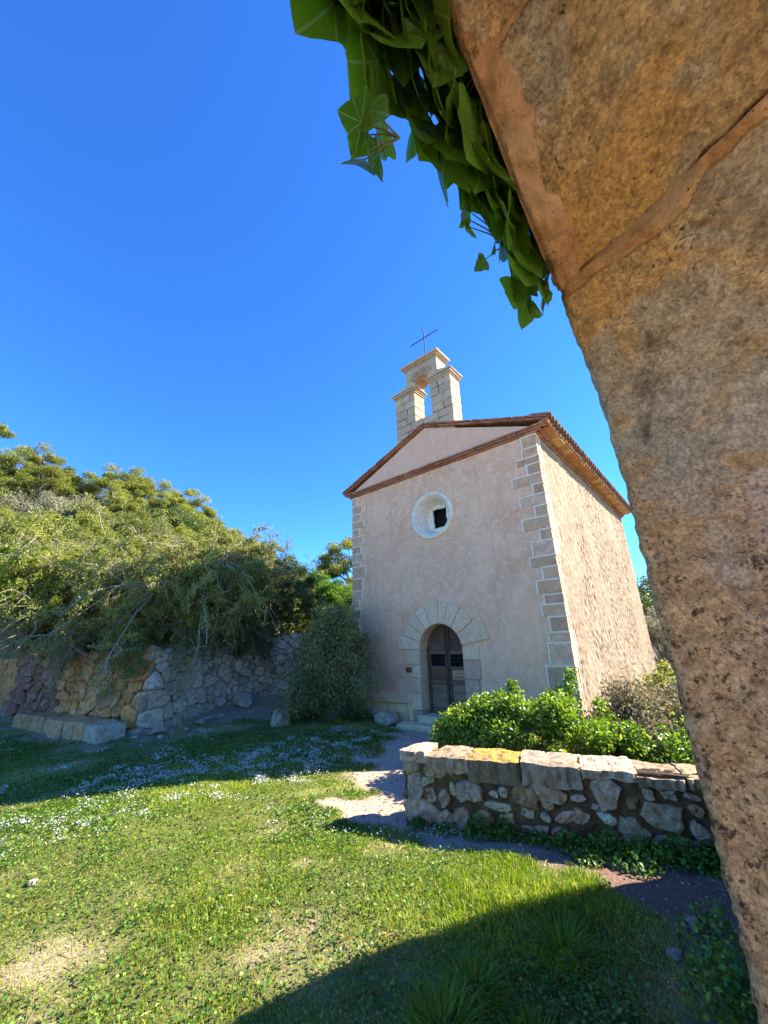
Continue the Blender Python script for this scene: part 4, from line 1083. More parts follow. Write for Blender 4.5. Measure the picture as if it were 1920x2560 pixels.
        o = mesh_py('coping_slab', V, F, M['lichen'] if c == 'L' else M['rubble'], lowwall, color=col); roughen(o, .010, 17, int(x0 * 100) + 50)
        if c == 'L': tag(o, 'coping slab covered in orange-yellow lichen')
def lichen_mat():
    t = NT('lichen_stone'); n = t.noise(7, 5, .7, .6); f = t.noise(45, 4, .7)
    nz = t.sep(t.n.new('ShaderNodeNewGeometry').outputs['Normal'])[2]
    stone = t.mix(t.ramp(f, [(.4, 0.), (.65, 1.)]), (.17, .12, .07), (.27, .2, .13))
    li = t.mix(t.ramp(f, [(.38, 0.), (.6, 1.)]), (.33, .19, .03), (.56, .36, .07))
    k = t.math('MULTIPLY', t.ramp(n, [(.40, 0.), (.52, 1.)]), t.ramp(nz, [(.3, 0.), (.6, 1.)]))
    return t.done(t.bsdf(t.mix(k, stone, li), .95, t.bump(f, .6, .01), .15))
M['lichen'] = lichen_mat()
build_lowwall()

# ------------------------------------------------------------------ retaining wall on the left, stone by stone
def clip_poly(poly, px, pz, nx, nz):
    out = []
    for i in range(len(poly)):
        a, b = poly[i], poly[(i + 1) % len(poly)]
        da = (a[0] - px) * nx + (a[1] - pz) * nz; db = (b[0] - px) * nx + (b[1] - pz) * nz
        if da <= 0: out.append(a)
        if (da < 0 < db) or (db < 0 < da):
            t = da / (da - db); out.append((a[0] + (b[0] - a[0]) * t, a[1] + (b[1] - a[1]) * t))
    return out
SEGL = [math.hypot(b[0] - a[0], b[1] - a[1]) for a, b in zip(SEG_WALL[:-1], SEG_WALL[1:])]
CUM = np.r_[0, np.cumsum(SEGL)]
WX = np.array([p[0] for p in SEG_WALL]); WY = np.array([p[1] for p in SEG_WALL])
def wall_pt(s):
    return np.interp(s, CUM, WX), np.interp(s, CUM, WY)
def wall_nrm(s):
    x0, y0 = wall_pt(s - .25); x1, y1 = wall_pt(s + .25); dx, dy = x1 - x0, y1 - y0; l = np.hypot(dx, dy); return dy / l, -dx / l     # towards the lawn
retw = empty('retaining_wall', (SEG_WALL[2][0], SEG_WALL[2][1], 0))
tag(retw, 'tall dry-stone retaining wall below the shrubs, stained ochre at its left', 'wall')
S_C = float(CUM[2])       # the corner
def wtop(s): return np.interp(s, [0, S_C - 3, S_C, S_C + 2, S_C + 4, 20], [1.7, 1.75, 1.85, 2.0, 2.1, 2.2]) + .10 * vnoise(np.stack([np.asarray(s) * 1.9, 0 * np.asarray(s), 0 * np.asarray(s)], -1), 3)
def wpos(s, z, out=0.):
    x, y = wall_pt(s); nx, ny = wall_nrm(s); batter = .10 * (1.9 - z)
    return np.stack([x + nx * (out + batter) - SEG_WALL[2][0], y + ny * (out + batter) - SEG_WALL[2][1], z + 0 * np.asarray(s)], -1)
def build_retw():
    r = rng(23)
    s0, s1 = S_C - 4.6, S_C + 5.6
    pts = []
    big = [(S_C + .15, .72, .62, .33), (S_C + .55, 1.2, .45, .3), (S_C - .25, 1.25, .4, .3), (S_C + 1.35, 1.05, .42, .5), (S_C + .9, .5, .3, .3)]
    for b in big: pts.append(b)
    tries = 0
    while tries < 14000 and len(pts) < 420:
        tries += 1
        s = r.uniform(s0, s1); z = r.uniform(-.1, 2.2)
        # stones get smaller towards the right and on the ochre part
        w = np.interp(s, [s0, S_C - .6, S_C - .2, S_C + 1.2, S_C + 2.0, s1], [.26, .25, .34, .34, .22, .20]) * (.45 + 1.0 * r.random())
        h = w * (.5 + .5 * r.random())
        ok = True
        for q in pts:
            if abs(s - q[0]) < (w + q[2]) * .42 and abs(z - q[1]) < (h + q[3]) * .42: ok = False; break
        if ok: pts.append((s, z, w, h))
    Q = np.array(pts)
    # mortar / earth backing
    ns, nz = 260, 40
    ss = np.linspace(.3, CUM[-1] - .2, ns); kk = np.linspace(0, 1, nz); Sg, Kg = np.meshgrid(ss, kk, indexing='ij')
    Zg = -.2 + (wtop(Sg) + .17) * Kg
    d = -.004 + .03 * fbm(np.stack([Sg * 5, Zg * 5, 0 * Sg], -1), 3, 4)
    V = wpos(Sg, Zg, d).reshape(-1, 3); F = grid_faces(ns, nz)
    back = wpos(ss, wtop(ss), -.45); b = len(V)
    V = np.vstack([V, back]); i = np.arange(ns - 1)
    F = np.vstack([F, np.c_[i * nz + nz - 1, (i + 1) * nz + nz - 1, b + i + 1, b + i]])
    mesh_np('earth_core', V, F, M['wall_core'], retw, True)
    for i in range(len(pts)):
        s, z, w, h = Q[i]
        if z + h * .3 > wtop(s) or s > S_C + 5.0: continue
        poly = [(s - .7, z - .5), (s + .7, z - .5), (s + .7, z + .5), (s - .7, z + .5)]
        dd = np.abs(Q[:, 0] - s) + np.abs(Q[:, 1] - z); order = np.argsort(dd)[1:22]
        for j in order:
            # weighted bisector, stretched so stones lie flat
            ds, dz = Q[j, 0] - s, Q[j, 1] - z
            wi, wj = w, Q[j, 2]; t = wi / (wi + wj)
            poly = clip_poly(poly, s + ds * t, z + dz * t, ds, dz * 1.35)
            if len(poly) < 3: break
        if len(poly) < 3: continue
        poly = clip_poly(poly, s, float(wtop(s)) + .02, 0, 1); poly = clip_poly(poly, S_C + 5.0, 0, 1, 0)
        if len(poly) < 3: continue
        Pn = np.array(poly); c = Pn.mean(0); rad = np.linalg.norm(Pn - c, axis=1)
        g = .006 + .010 * r.random()
        Pn = c + (Pn - c) * np.clip(1 - g / (rad[:, None] + 1e-6), .3, 1)
        # cut corners once
        n0 = len(Pn); Pc = []
        for k in range(n0):
            a, b2 = Pn[k], Pn[(k + 1) % n0]; Pc += [a + (b2 - a) * (.18 + .06 * r.random()), a + (b2 - a) * (.82 - .06 * r.random())]
        Pn = np.array(Pc); n = len(Pn)
        area = .5 * abs(np.sum(Pn[:, 0] * np.roll(Pn[:, 1], -1) - Pn[:, 1] * np.roll(Pn[:, 0], -1)))
        if area < .0015: continue
        dep = .02 + .045 * r.random() + .03 * min(1, area / .08)
        rings = []
        tilt = r.normal(0, .12, 2)
        for sc, o_ in ((1., -.08), (1.0, dep * .55), (.965, dep * .9), (.84, dep)):
            q = c + (Pn - c) * sc + r.normal(0, .006, Pn.shape)
            rings.append(wpos(q[:, 0], q[:, 1], o_ + (r.normal(0, .008, n) + (q - c) @ tilt) * (o_ > 0)))
        V = np.vstack(rings + [wpos(c[:1], c[1:2], dep * 1.04)])
        F = [[k * n + a, k * n + (a + 1) % n, (k + 1) * n + (a + 1) % n, (k + 1) * n + a] for k in range(3) for a in range(n)] + [[3 * n + a, 3 * n + (a + 1) % n, 4 * n] for a in range(n)]
        och = 1 - sstep(S_C - .12, S_C + .10, s + .05 * r.normal())
        grey = np.array([(.74, .58, .41), (.80, .61, .42), (.62, .50, .37), (.88, .69, .50), (.70, .54, .35)][int(r.integers(5))])
        orange = np.array([(.88, .40, .12), (.95, .44, .13), (.80, .34, .11), (.76, .35, .13)][int(r.integers(4))])
        if s < S_C - 3.0: orange = np.array((.38, .17, .11))
        col = (grey * (1 - och) + orange * och) * (.85 + .3 * r.random())
        o = mesh_py('stone', V, F, M['rubble'], retw, color=tuple(col)); roughen(o, .014, 14, i)
def wall_core_mat():
    t = NT('wall_earth'); n = t.noise(8, 6, .7, .4); x = t.sep()[0]; y = t.sep()[1]
    c = t.mix(t.ramp(n, [(.35, 0.), (.65, 1.)]), (.17, .13, .085), (.44, .34, .235))
    oc = t.mix(t.ramp(n, [(.35, 0.), (.65, 1.)]), (.36, .165, .06), (.70, .36, .14))
    k = t.ramp(t.math('ADD', t.math('MULTIPLY', x, 1.), t.math('ADD', t.math('MULTIPLY', n, .1), .5)), [(.45, 1.), (.62, 0.)])
    return t.done(t.bsdf(t.mix(k, c, oc), .95, t.bump(n, 1., .04), .15))
M['wall_core'] = wall_core_mat()
build_retw()
# stone bench at the foot of the ochre wall
bench = empty('stone_bench', (-7.4, 9.75, 0), math.atan2(-1.95, 3.5)); tag(bench, 'long low ochre and grey stone bench at the foot of the wall', 'bench')
r = rng(31)
x = -2.0
while x < 1.95:
    l = min(.34 + .3 * r.random(), 2.0 - x)
    if 2.0 - x - l < .2: l = 2.0 - x
    c = (.82, .45, .21) if x < 1.15 else (.74, .60, .42)
    if x < -1.0: c = (.70, .35, .16)
    box('bench_stone', x + .006, x + l - .006, -.26 + .02 * r.normal(), .30, -.2, .40 + .012 * r.normal(), M['rubble'], bench, .035, .012, r, tuple(np.array(c) * (.9 + .25 * r.random()))); x += l
ORD = ['leftmost', 'second', 'third', 'fourth', 'fifth', 'sixth', 'seventh', 'eighth', 'ninth', 'tenth', 'eleventh', 'twelfth', 'thirteenth', 'fourteenth', 'fifteenth', 'sixteenth']
# ------------------------------------------------------------------ lawn: grass blades, clover, flowers
M['grass'] = leaf_mat('grass_blade', (.07, .155, .010), (.24, .36, .026), (.56, .50, .13), .55, .45, .3)
M['clover'] = leaf_mat('clover_leaf', (.04, .11, .016), (.115, .23, .026), (.27, .39, .05), .45, .3, .4)
M['flower'] = leaf_mat('white_flower', (.52, .52, .50), (.78, .78, .76), None, .7, .25, .2)
def in_view(x, y, m=.6):
    return (np.abs(x) < (y + 1.2) * 1.02 + m)
def blocked(x, y):
    """inside the chapel, the low wall or the pier"""
    c, s = math.cos(PHI - math.pi / 2), math.sin(PHI - math.pi / 2); lx = (x - 3.531) * c + (y - 7.883) * s; ly = -(x - 3.531) * s + (y - 7.883) * c
    b = (lx > -6.0) & (lx < .0) & (ly > -.02) & (ly < 9.3)
    b |= (lx > -4.1) & (lx < -1.9) & (ly > -.54) & (ly < 0)
    q = (x - LWC.x) * LD.x + (y - LWC.y) * LD.y; w = (x - LWC.x) * LB.x + (y - LWC.y) * LB.y
    b |= (q > -.05) & (w > -.06) & (w < .5)
    sd, _ = seg_dist(x, y); b |= sd > -.12
    return b
def scatter(n, x0, x1, y0, y1, r):
    x = r.uniform(x0, x1, n); y = r.uniform(y0, y1, n); k = in_view(x, y) & ~blocked(x, y); return x[k], y[k]
def blades(x, y, hgt, wid, r, v, lean=.55):
    n = len(x); z = ground_h(x, y) - .004
    B = np.stack([x, y, z], -1); a = r.uniform(0, 2 * np.pi, n); L = np.stack([np.cos(a), np.sin(a), 0 * a], -1) * (lean * r.random(n) ** .8)[:, None]
    b = r.uniform(0, 2 * np.pi, n); S = np.stack([np.cos(b), np.sin(b), 0 * b], -1) * wid[:, None] * .5
    U = np.array([0, 0, 1.]); H = hgt[:, None]
    mid = B + (U * .55 + L * .22) * H; tip = B + (U * (1 - .35 * np.linalg.norm(L, axis=1)[:, None]) + L) * H
    V = np.stack([B - S * .7, B + S * .7, mid + S, tip, mid - S], 1).reshape(-1, 3)
    k = np.arange(n)[:, None] * 5
    F = np.concatenate([k + np.array([[0, 1, 2]]), k + np.array([[0, 2, 4]]), k + np.array([[4, 2, 3]])])
    return V, F, np.repeat(v, 5)
def build_lawn():
    r = rng(100); A = Acc()
    for y0, y1, n, h, w in ((1.6, 4.4, 250000, .050, .0042), (4.4, 7.2, 240000, .052, .0056), (7.2, 12.5, 160000, .055, .0085)):
        x, y = scatter(n, -y1 * 1.05 - 1.5, min(y1 * 1.05 + 1.5, 4.2), y0, y1, r)
        g, gr, di, ba, fl = patch_masks(x, y)
        P = np.stack([x, y, 0 * x], -1)
        tall = sstep(-.1, .8, fbm(P * .8, 3, 61)); dens = g * (1 - .7 * ba) * (.55 + .45 * sstep(-.5, .3, fbm(P * 2.3, 2, 66)))
        k = r.random(len(x)) < dens
        x, y, tall, ba = x[k], y[k], tall[k], ba[k]; P = P[k]
        # longer grass along the right, beside the path
        lush = np.exp(-((x - .9) / .8) ** 2 - ((y - 3.55) / .55) ** 2)
        hh = h * (.42 + .45 * tall + 1.3 * lush) * (.6 + .7 * r.random(len(x)))
        v = np.clip(.42 + .28 * fbm(P * .7, 3, 71) + .26 * r.normal(size=len(x)) + .3 * ba - .1 * lush, 0, 1)
        # a few dead blades
        v = np.where(r.random(len(x)) < .04, 1., v)
        A.add(*blades(x, y, hh, w * (.7 + .6 * r.random(len(x))), r, v, .95))
    tag(A.build('grass', M['grass']), 'short sunlit meadow grass covering the open ground', 'grass', kind='stuff')
    # creeping clover and plantain: flat dark leaves in patches
    C = Acc()
    for y0, y1, n, sz in ((1.8, 4.6, 130000, .021), (4.6, 9.5, 110000, .03)):
        x, y = scatter(n, -y1 * 1.05 - 1, 3.0, y0, y1, r); g, gr, di, ba, fl = patch_masks(x, y)
        P = np.stack([x, y, 0 * x], -1)
        m = (.28 + .72 * sstep(-.1, .42, fbm(P * 1.15, 4, 81))) * g * (1 - ba)
        k = r.random(len(x)) < m; x, y = x[k], y[k]
        Cn = np.stack([x, y, ground_h(x, y) + .012 + .03 * r.random(len(x))], -1)
        s = sz * (.6 + .8 * r.random(len(x)))
        C.add(*leaf_mesh(Cn, s, s * .85, r, up=1.6, fold=.1))
    tag(C.build('clover', M['clover']), 'dark green clover leaves spread in patches through the grass', 'clover', kind='stuff')
    # white alyssum
    W = Acc(); Lf = Acc()
    x, y = scatter(260000, -11, 2.0, 4.2, 11.5, r); g, gr, di, ba, fl = patch_masks(x, y)
    P = np.stack([x, y, 0 * x], -1)
    k = r.random(len(x)) < fl * (.08 + .92 * sstep(.0, .45, fbm(P * 5.5, 3, 91))) * .8; x, y = x[k], y[k]
    Cn = np.stack([x, y, ground_h(x, y) + .035 + .04 * r.random(len(x))], -1)
    s = (.008 + .010 * r.random(len(x))) * (1 + (y - 5) * .08)
    W.add(*leaf_mesh(Cn, s, s, r, up=1.2, fold=.15))
    tag(W.build('white_flowers', M['flower']), 'drifts of tiny white flowers in the grass at left', 'flowers', kind='stuff')
build_lawn()

def litter():
    r = rng(140)
    # stone chips on the bare earth and gravel
    A = Acc(); x, y = scatter(60000, -6, 4.2, 1.8, 12.0, r); g, gr, di, ba, fl = patch_masks(x, y)
    k = r.random(len(x)) < np.clip(gr * .4 + di * .25 + ba * .12, 0, 1) * np.where(y < 6, 1, .5); x, y = x[k], y[k]; n = len(x)
    s = (.004 + .011 * r.random(n) ** 3) * (1 + .08 * np.clip(y - 3, 0, 9)); z = ground_h(x, y)
    B = np.array([[-1, -.7, -.3], [1, -.6, -.3], [.7, .8, -.3], [-.8, .7, -.3], [-.5, -.3, .55], [.5, -.35, .5], [.3, .45, .6], [-.4, .4, .5]])
    a = r.uniform(0, 6.28, n); ca, sa = np.cos(a)[:, None], np.sin(a)[:, None]
    V = np.stack([B[:, 0] * ca - B[:, 1] * sa, B[:, 0] * sa + B[:, 1] * ca, np.broadcast_to(B[:, 2], (n, 8))], -1) * (1 + r.normal(0, .18, (n, 8, 3))) * s[:, None, None] + np.stack([x, y, z + s * .25], -1)[:, None, :]
    Fq = np.array([[4, 5, 6, 7], [0, 1, 5, 4], [1, 2, 6, 5], [2, 3, 7, 6], [3, 0, 4, 7]]); F = (np.arange(n)[:, None, None] * 8 + Fq).reshape(-1, 4)
    o = mesh_np('gravel', V.reshape(-1, 3), F, leaf_mat('stone_chips', (.22, .14, .09), (.46, .33, .23), (.66, .52, .38), .9, 0., .2), None, False, {'v': np.repeat(r.random(n), 8)})
    tag(o, 'small stone chips scattered over the bare path', 'gravel', kind='stuff')
    # dead stalks and twigs lying in the grass
    x, y = scatter(9000, -8, 3.2, 1.9, 9.0, r); g, gr, di, ba, fl = patch_masks(x, y); k = r.random(len(x)) < .25 + .6 * ba; x, y = x[k], y[k]; n = len(x)
    a = r.uniform(0, 6.28, n); L = r.uniform(.03, .12, n); C = np.stack([x, y, ground_h(x, y) + r.uniform(.004, .04, n)], -1)
    D = np.stack([np.cos(a), np.sin(a), r.normal(0, .2, n)], -1)
    V, F, v = leaf_mesh(C, L, .0045 + .003 * r.random(n), r, up=2.0, dirs=D, fold=.3)
    tag(mesh_np('dead_stalks', V, F, leaf_mat('straw', (.20, .13, .07), (.52, .40, .22), (.75, .62, .40), .8, .15, .2), None, False, {'v': v}), 'dry stalks and twigs lying in the grass', 'straw', kind='stuff')
litter()

# grass tussocks in the near shade, and leafy weeds along the foot of the low wall
def tussock(x, y, hgt, n, spread, seed, label, name='grass_tussock', group=None, vv=(.15, .5)):
    r = rng(seed); a = r.uniform(0, 2 * np.pi, n); d = spread * np.sqrt(r.random(n)) * .5
    bx, by = x + d * np.cos(a), y + d * np.sin(a)
    z = ground_h(bx, by) - .01; B = np.stack([bx, by, z], -1)
    hh = hgt * (.55 + .5 * r.random(n)); L = np.stack([np.cos(a), np.sin(a), 0 * a], -1) * (.35 + .6 * r.random(n) + d / spread * .6)[:, None] + r.normal(0, .12, (n, 3)) * np.array([1, 1, 0])
    S = np.stack([-np.sin(a), np.cos(a), 0 * a], -1) * (.0026 + .002 * r.random(n))[:, None]
    ts = (0, .4, .75, 1.0); rows = []
    for t in ts:
        c = B + np.array([0, 0, 1.]) * (hh * (t - .42 * t * t * np.linalg.norm(L, axis=1)))[:, None] + L * (hh * t * t * .9)[:, None]
        w = (1 - t) ** .6 if t < 1 else 0.02
        rows.append(np.stack([c - S * w, c + S * w], 1))
    V = np.stack(rows, 1).reshape(-1, 3); k = np.arange(n)[:, None] * 8
    F = np.concatenate([k + np.array([[2 * i, 2 * i + 1, 2 * i + 3, 2 * i + 2]]) for i in range(3)])
    o = mesh_np(name, V - np.array([x, y, 0]), F, M['grass'], None, False, {'v': np.repeat(np.clip(r.normal(np.mean(vv), .15, n), 0, 1), 8)})
    o.location = (x, y, 0); tag(o, label, 'grass', group)
TUS = [(.20, 2.55, .20, 330, .30), (.40, 2.76, .17, 280, .26), (.98, 3.02, .19, 320, .34), (.62, 2.46, .17, 240, .26), (1.16, 3.30, .13, 220, .30), (-.10, 2.44, .12, 200, .3)]
for i, (x, y, h, n, s) in enumerate(sorted(TUS, key=lambda q: q[0] / q[1])):
    tussock(x, y, h, n, s, 300 + i, 'long-bladed grass tussock in the archway shadow, %s%s' % (ORD[i], ' of the row' if i == 0 else ' from the left'), group='grass tussocks in the near shade')
def weed(x, y, hgt, rad, n, seed, label, group, name='weed_clump', mat='clover', ls=.035):
    r = rng(seed); a = r.uniform(0, 2 * np.pi, n); d = rad * np.sqrt(r.random(n)); zz = hgt * (1 - (d / rad) ** 2 * .75) * (.25 + .75 * r.random(n))
    bx, by = x + d * np.cos(a), y + d * np.sin(a)
    C = np.stack([bx - x, by - y, ground_h(bx, by) + zz], -1); s = ls * (.6 + .8 * r.random(n))
    g = empty(name, (x, y, 0)); tag(g, label, 'weeds', group)
    V, F, v = leaf_mesh(C, s, s * .7, r, up=1.0, fold=.12)
    mesh_np('foliage', V, F, M[mat], g, False, {'v': v})
    A = Acc()
    for k in range(max(8, n // 25)):
        i = int(r.integers(n)); A.add(*tube_geo([(C[i, 0] * .3, C[i, 1] * .3, float(ground_h(x, y)) - .01), (C[i, 0] * .75, C[i, 1] * .75, C[i, 2] * .6), C[i]], [.003, .0025, .0015], 4), .4)
    A.build('stem', M['clover'], g)
for i, (s, o, h, rd, n) in enumerate(((.12, .10, .10, .12, 160), (.42, .13, .10, .14, 180), (.78, .14, .20, .17, 320), (1.02, .12, .18, .14, 240), (1.35, .13, .10, .15, 180), (1.62, .17, .16, .18, 300), (1.92, .17, .20, .2, 360), (2.2, .2, .17, .2, 320), (2.45, .22, .20, .22, 360), (2.68, .26, .2, .22, 340), (2.1, .42, .12, .2, 240), (1.75, .4, .1, .16, 180))):
    p = LWC + LD * s - LB * o
    weed(p.x, p.y, h, rd, n, 400 + i, 'leafy weeds at the foot of the low rubble wall, %s clump %s' % (ORD[i], 'by its corner' if i == 0 else 'from its left end') if i < 10 else ['leafy weeds in front of the other clumps near the right of the low wall', 'small weed clump on the dirt in front of the middle of the low wall'][i - 10], 'weeds along the foot of the low wall')
for i, (x, y, h, rd, n) in enumerate(((1.72, 2.62, .30, .26, 420), (1.92, 2.95, .26, .24, 380))):
    weed(x, y, h, rd, n, 430 + i, ['tall leafy weeds in the bottom right corner by the archway jamb', 'leafy weeds just above the corner clump by the archway jamb'][i], 'weeds at the foot of the archway')

# ------------------------------------------------------------------ rocks
def rock(name, x, y, size, seed, col, label, cat='rock', group=None, rz=0, sink=.25, sub=4, mat='rubble'):
    r = rng(seed); bm = bmesh.new(); bmesh.ops.create_icosphere(bm, subdivisions=sub, radius=1)
    V = np.array([v.co[:] for v in bm.verts])
    # facet the ball with random planes, then roughen
    for k in range(9):
        n = r.normal(size=3); n /= np.linalg.norm(n); d = .55 + .3 * r.random(); q = V @ n; V = V - np.outer(np.clip(q - d, 0, None), n)
    V = V * (1 + .14 * fbm(V * 2.1 + seed, 4, seed)[:, None]) * np.array(size) / 2
    for v, c in zip(bm.verts, V): v.co = c
    me = bpy.data.meshes.new(name); bm.to_mesh(me); bm.free(); me.materials.append(M[mat])
    if sub > 2: me.shade_smooth()
    o = bpy.data.objects.new(name, me); link(o); o.color = (*col, 1)
    o.location = (x, y, float(ground_h(x, y)) + size[2] * (.5 - sink)); o.rotation_euler = (0, 0, rz); tag(o, label, cat, group); return o
rock('boulder', -.10, 10.42, (.62, .46, .44), 1, (.66, .53, .40), 'rounded pale boulder beside the chapel step', rz=.4)
rock('boulder', -2.55, 10.15, (.46, .40, .62), 2, (.62, .50, .38), 'upright lichen-spotted rock at the foot of the juniper', rz=.2)
rock('boulder', -4.05, 11.75, (.80, .45, .50), 3, (.54, .44, .34), 'slanting grey boulder leaning on the retaining wall', rz=-.5)
r = rng(55)
for i, (x, y, w) in enumerate(sorted(((-5.05, 9.35, .36), (-4.75, 9.0, .2), (-5.25, 8.9, .16), (-4.5, 10.2, .3), (-4.25, 10.7, .22), (-3.6, 11.2, .18), (-4.6, 9.7, .14)), key=lambda q: q[0] / q[1])):
    rock('fallen_stone', x, y, (w, w * .8, w * .55), 20 + i, tuple(np.array((.58, .47, .35)) * (.85 + .3 * r.random())), 'fallen stone at the foot of the grey retaining wall, %s%s' % (ORD[i], ' one' if i == 0 else ' from the left'), 'stone', 'fallen stones under the retaining wall', r.random() * 3)
for i in range(34):
    x, y = (r.normal(1.7, .7), r.normal(3.55, .45)) if i < 20 else (r.normal(.2, .5), r.normal(6.3, .9))
    if blocked(np.array(x), np.array(y)) or y < 2.4: continue
    w = .03 + .05 * r.random() ** 2
    rock('pebble', x, y, (w, w * .8, w * .5), 60 + i, tuple(np.array((.46, .38, .32)) * (.8 + .4 * r.random())), 'small loose stone on the bare gravel path', 'pebble', 'loose stones on the path', r.random() * 3, sub=1)
for i, (x, y, w, lab) in enumerate(((1.92, 3.18, .17, 'pinkish stone on the dirt beside the archway jamb'), (1.63, 2.98, .13, 'flat grey stone on the dirt near the archway jamb'), (-2.95, 3.9, .10, 'pale stone lying alone in the middle of the lawn'), (-1.45, 5.35, .09, 'small white stone in the lawn halfway to the retaining wall'))):
    rock('stone', x, y, (w, w * .75, w * .5), 120 + i, (.48, .38, .33), lab, 'stone', None, .4 * i, sub=2)
kd = rock('ledge', 9.95, 15.05, (1.5, .5, .3), 140, (.52, .30, .24), 'pinkish stone ledge beside the far corner of the chapel', 'ledge', None, -.5, .2, 2)

# ------------------------------------------------------------------ foliage
M['lf_olive'] = leaf_mat('olive_shrub_leaf', (.10, .13, .032), (.23, .26, .065), (.42, .40, .12), .5, .42, .3)
M['lf_yellow'] = leaf_mat('yellowgreen_leaf', (.12, .165, .025), (.26, .30, .05), (.46, .42, .09), .5, .45, .3)
M['lf_dark'] = leaf_mat('dark_evergreen_leaf', (.05, .085, .02), (.12, .17, .036), (.22, .26, .065), .45, .25, .35)
M['lf_bright'] = leaf_mat('bright_green_leaf', (.05, .14, .012), (.11, .25, .02), (.17, .32, .04), .45, .4, .35)
M['lf_grey'] = leaf_mat('greygreen_leaf', (.15, .16, .09), (.26, .26, .16), (.38, .36, .24), .6, .3, .25)
M['lf_pine'] = leaf_mat('pine_needles', (.10, .135, .025), (.23, .265, .05), (.38, .385, .10), .55, .42, .25)
M['lf_jun'] = leaf_mat('juniper_sprays', (.10, .12, .04), (.25, .26, .085), (.44, .42, .18), .6, .25, .25)
M['lf_ivybush'] = leaf_mat('ivy_bush_leaf', (.06, .14, .016), (.15, .27, .03), (.32, .40, .07), .3, .38, .6)
M['lf_dry'] = leaf_mat('dry_shrub_leaf', (.11, .13, .045), (.25, .21, .11), (.40, .32, .21), .7, .25, .25)

def grow(r, base, height, radius, n_main, n_sec, n_twig, droop, fan=(0, 2 * math.pi), flat=.9, lean=(0, 0)):
    """branch skeleton of a shrub: (paths, radii) for stems and twigs"""
    stems = []; twigs = []
    for i in range(n_main):
        a = r.uniform(*fan); el = r.uniform(.25, 1.0) ** flat
        d = np.array([math.cos(a) * radius * (1 - el * .55) + lean[0], math.sin(a) * radius * (1 - el * .55) + lean[1], height * (.35 + .6 * el)])
        n = 8; t = np.linspace(0, 1, n)[:, None]
        wig = np.cumsum(r.normal(0, .06 * radius, (n, 3)), 0) * t
        path = d * t + wig + np.array([0, 0, 1.]) * (height * .22 * np.sin(t * math.pi)) - np.array([0, 0, 1]) * droop * height * t ** 3 * r.uniform(.2, 1)
        stems.append((path, np.linspace(.026, .008, n) * radius / 2.5))
        for k in range(n_sec):
            j = int(r.integers(2, n)); p0 = path[j]; ln = radius * r.uniform(.22, .48)
            dd = d / np.linalg.norm(d) * .7 + r.normal(0, .75, 3); dd /= np.linalg.norm(dd)
            m = 5; tt = np.linspace(0, 1, m)[:, None]
            q = p0 + dd * ln * tt + np.cumsum(r.normal(0, .03 * ln, (m, 3)), 0) - np.array([0, 0, 1]) * droop * ln * .6 * tt ** 2
            stems.append((q, np.linspace(.014, .006, m) * radius / 2.5))
            for w in range(n_twig):
                p1 = q[int(r.integers(1, m))]; l2 = ln * r.uniform(.3, .7); d2 = dd * .6 + r.normal(0, .8, 3); d2 /= np.linalg.norm(d2)
                u = np.linspace(0, 1, 4)[:, None]
                twigs.append(p1 + d2 * l2 * u + np.cumsum(r.normal(0, .04 * l2, (4, 3)), 0) - np.array([0, 0, 1]) * droop * l2 * .7 * u ** 2)
    return stems, twigs
def shrub(name, label, cat, base, height, radius, seed, mat, n_main=14, n_sec=8, n_twig=6, leaves=40000, ls=(.06, .028), droop=.5, bare=None, bark='bark', fan=(0, 2 * math.pi), up=.5, spread=.05, group=None, lean=(0, 0), tw=.006):
    r = rng(seed); g = empty(name, base); tag(g, label, cat, group)
    stems, twigs = grow(r, base, height, radius, n_main, n_sec, n_twig, droop, fan, lean=lean)
    A = Acc()
    for p, rad in stems: A.add(*tube_geo(p, rad, 5))
    for p in twigs: A.add(*tube_geo(p, [tw, tw * .8, tw * .6, tw * .35], 4))
    A.build('branches', M[bark], g, True)
    if leaves:
        T = np.array(twigs); n = leaves; pw = r.random(len(T)) ** 1.8; i = r.choice(len(T), n, p=pw / pw.sum()); t = r.random(n) ** .7 * 3; j = np.minimum(t.astype(int), 2); f = (t - j)[:, None]
        C = T[i, j] * (1 - f) + T[i, j + 1] * f + r.normal(0, spread, (n, 3))
        if bare is not None: k = r.random(n) < bare(C + np.array(base)); C = C[k]; i = i[k]
        tone = np.repeat(r.random(n_main * n_sec), n_twig)[i] * .6 + r.random(n_main)[i // (n_sec * n_twig)] * .4
        v = np.clip(.62 * tone + .36 * r.random(len(C)) + .12 * r.normal(size=len(C)), 0, 1)
        s = ls[0] * (.6 + .8 * r.random(len(C)))
        V, F, vv = leaf_mesh(C, s, s * ls[1] / ls[0], r, up=up, v=v)
        mesh_np('foliage', V, F, M[mat], g, False, {'v': vv})
    return g
low_bare = lambda z0, z1, lo=.1: (lambda P: lo + (1 - lo) * sstep(z0, z1, P[:, 2]))
shrub('large_shrub', 'large spreading olive-green shrub with pale drooping branches on the retaining wall', 'shrub', (-5.75, 11.9, 1.85), 3.7, 3.1, 201, 'lf_olive', 30, 10, 7, 130000, (.062, .032), .62, low_bare(1.5, 3.0, .16), bark='bark_pale', tw=.008, lean=(0, -.35))
shrub('large_shrub', 'big yellow-green shrub with bare twigs hanging over the ochre wall, far left', 'shrub', (-9.2, 12.3, 1.8), 2.9, 2.9, 202, 'lf_yellow', 30, 10, 7, 110000, (.062, .032), .66, low_bare(1.9, 3.7, .07), bark='bark_pale', tw=.008, lean=(.4, -.6))
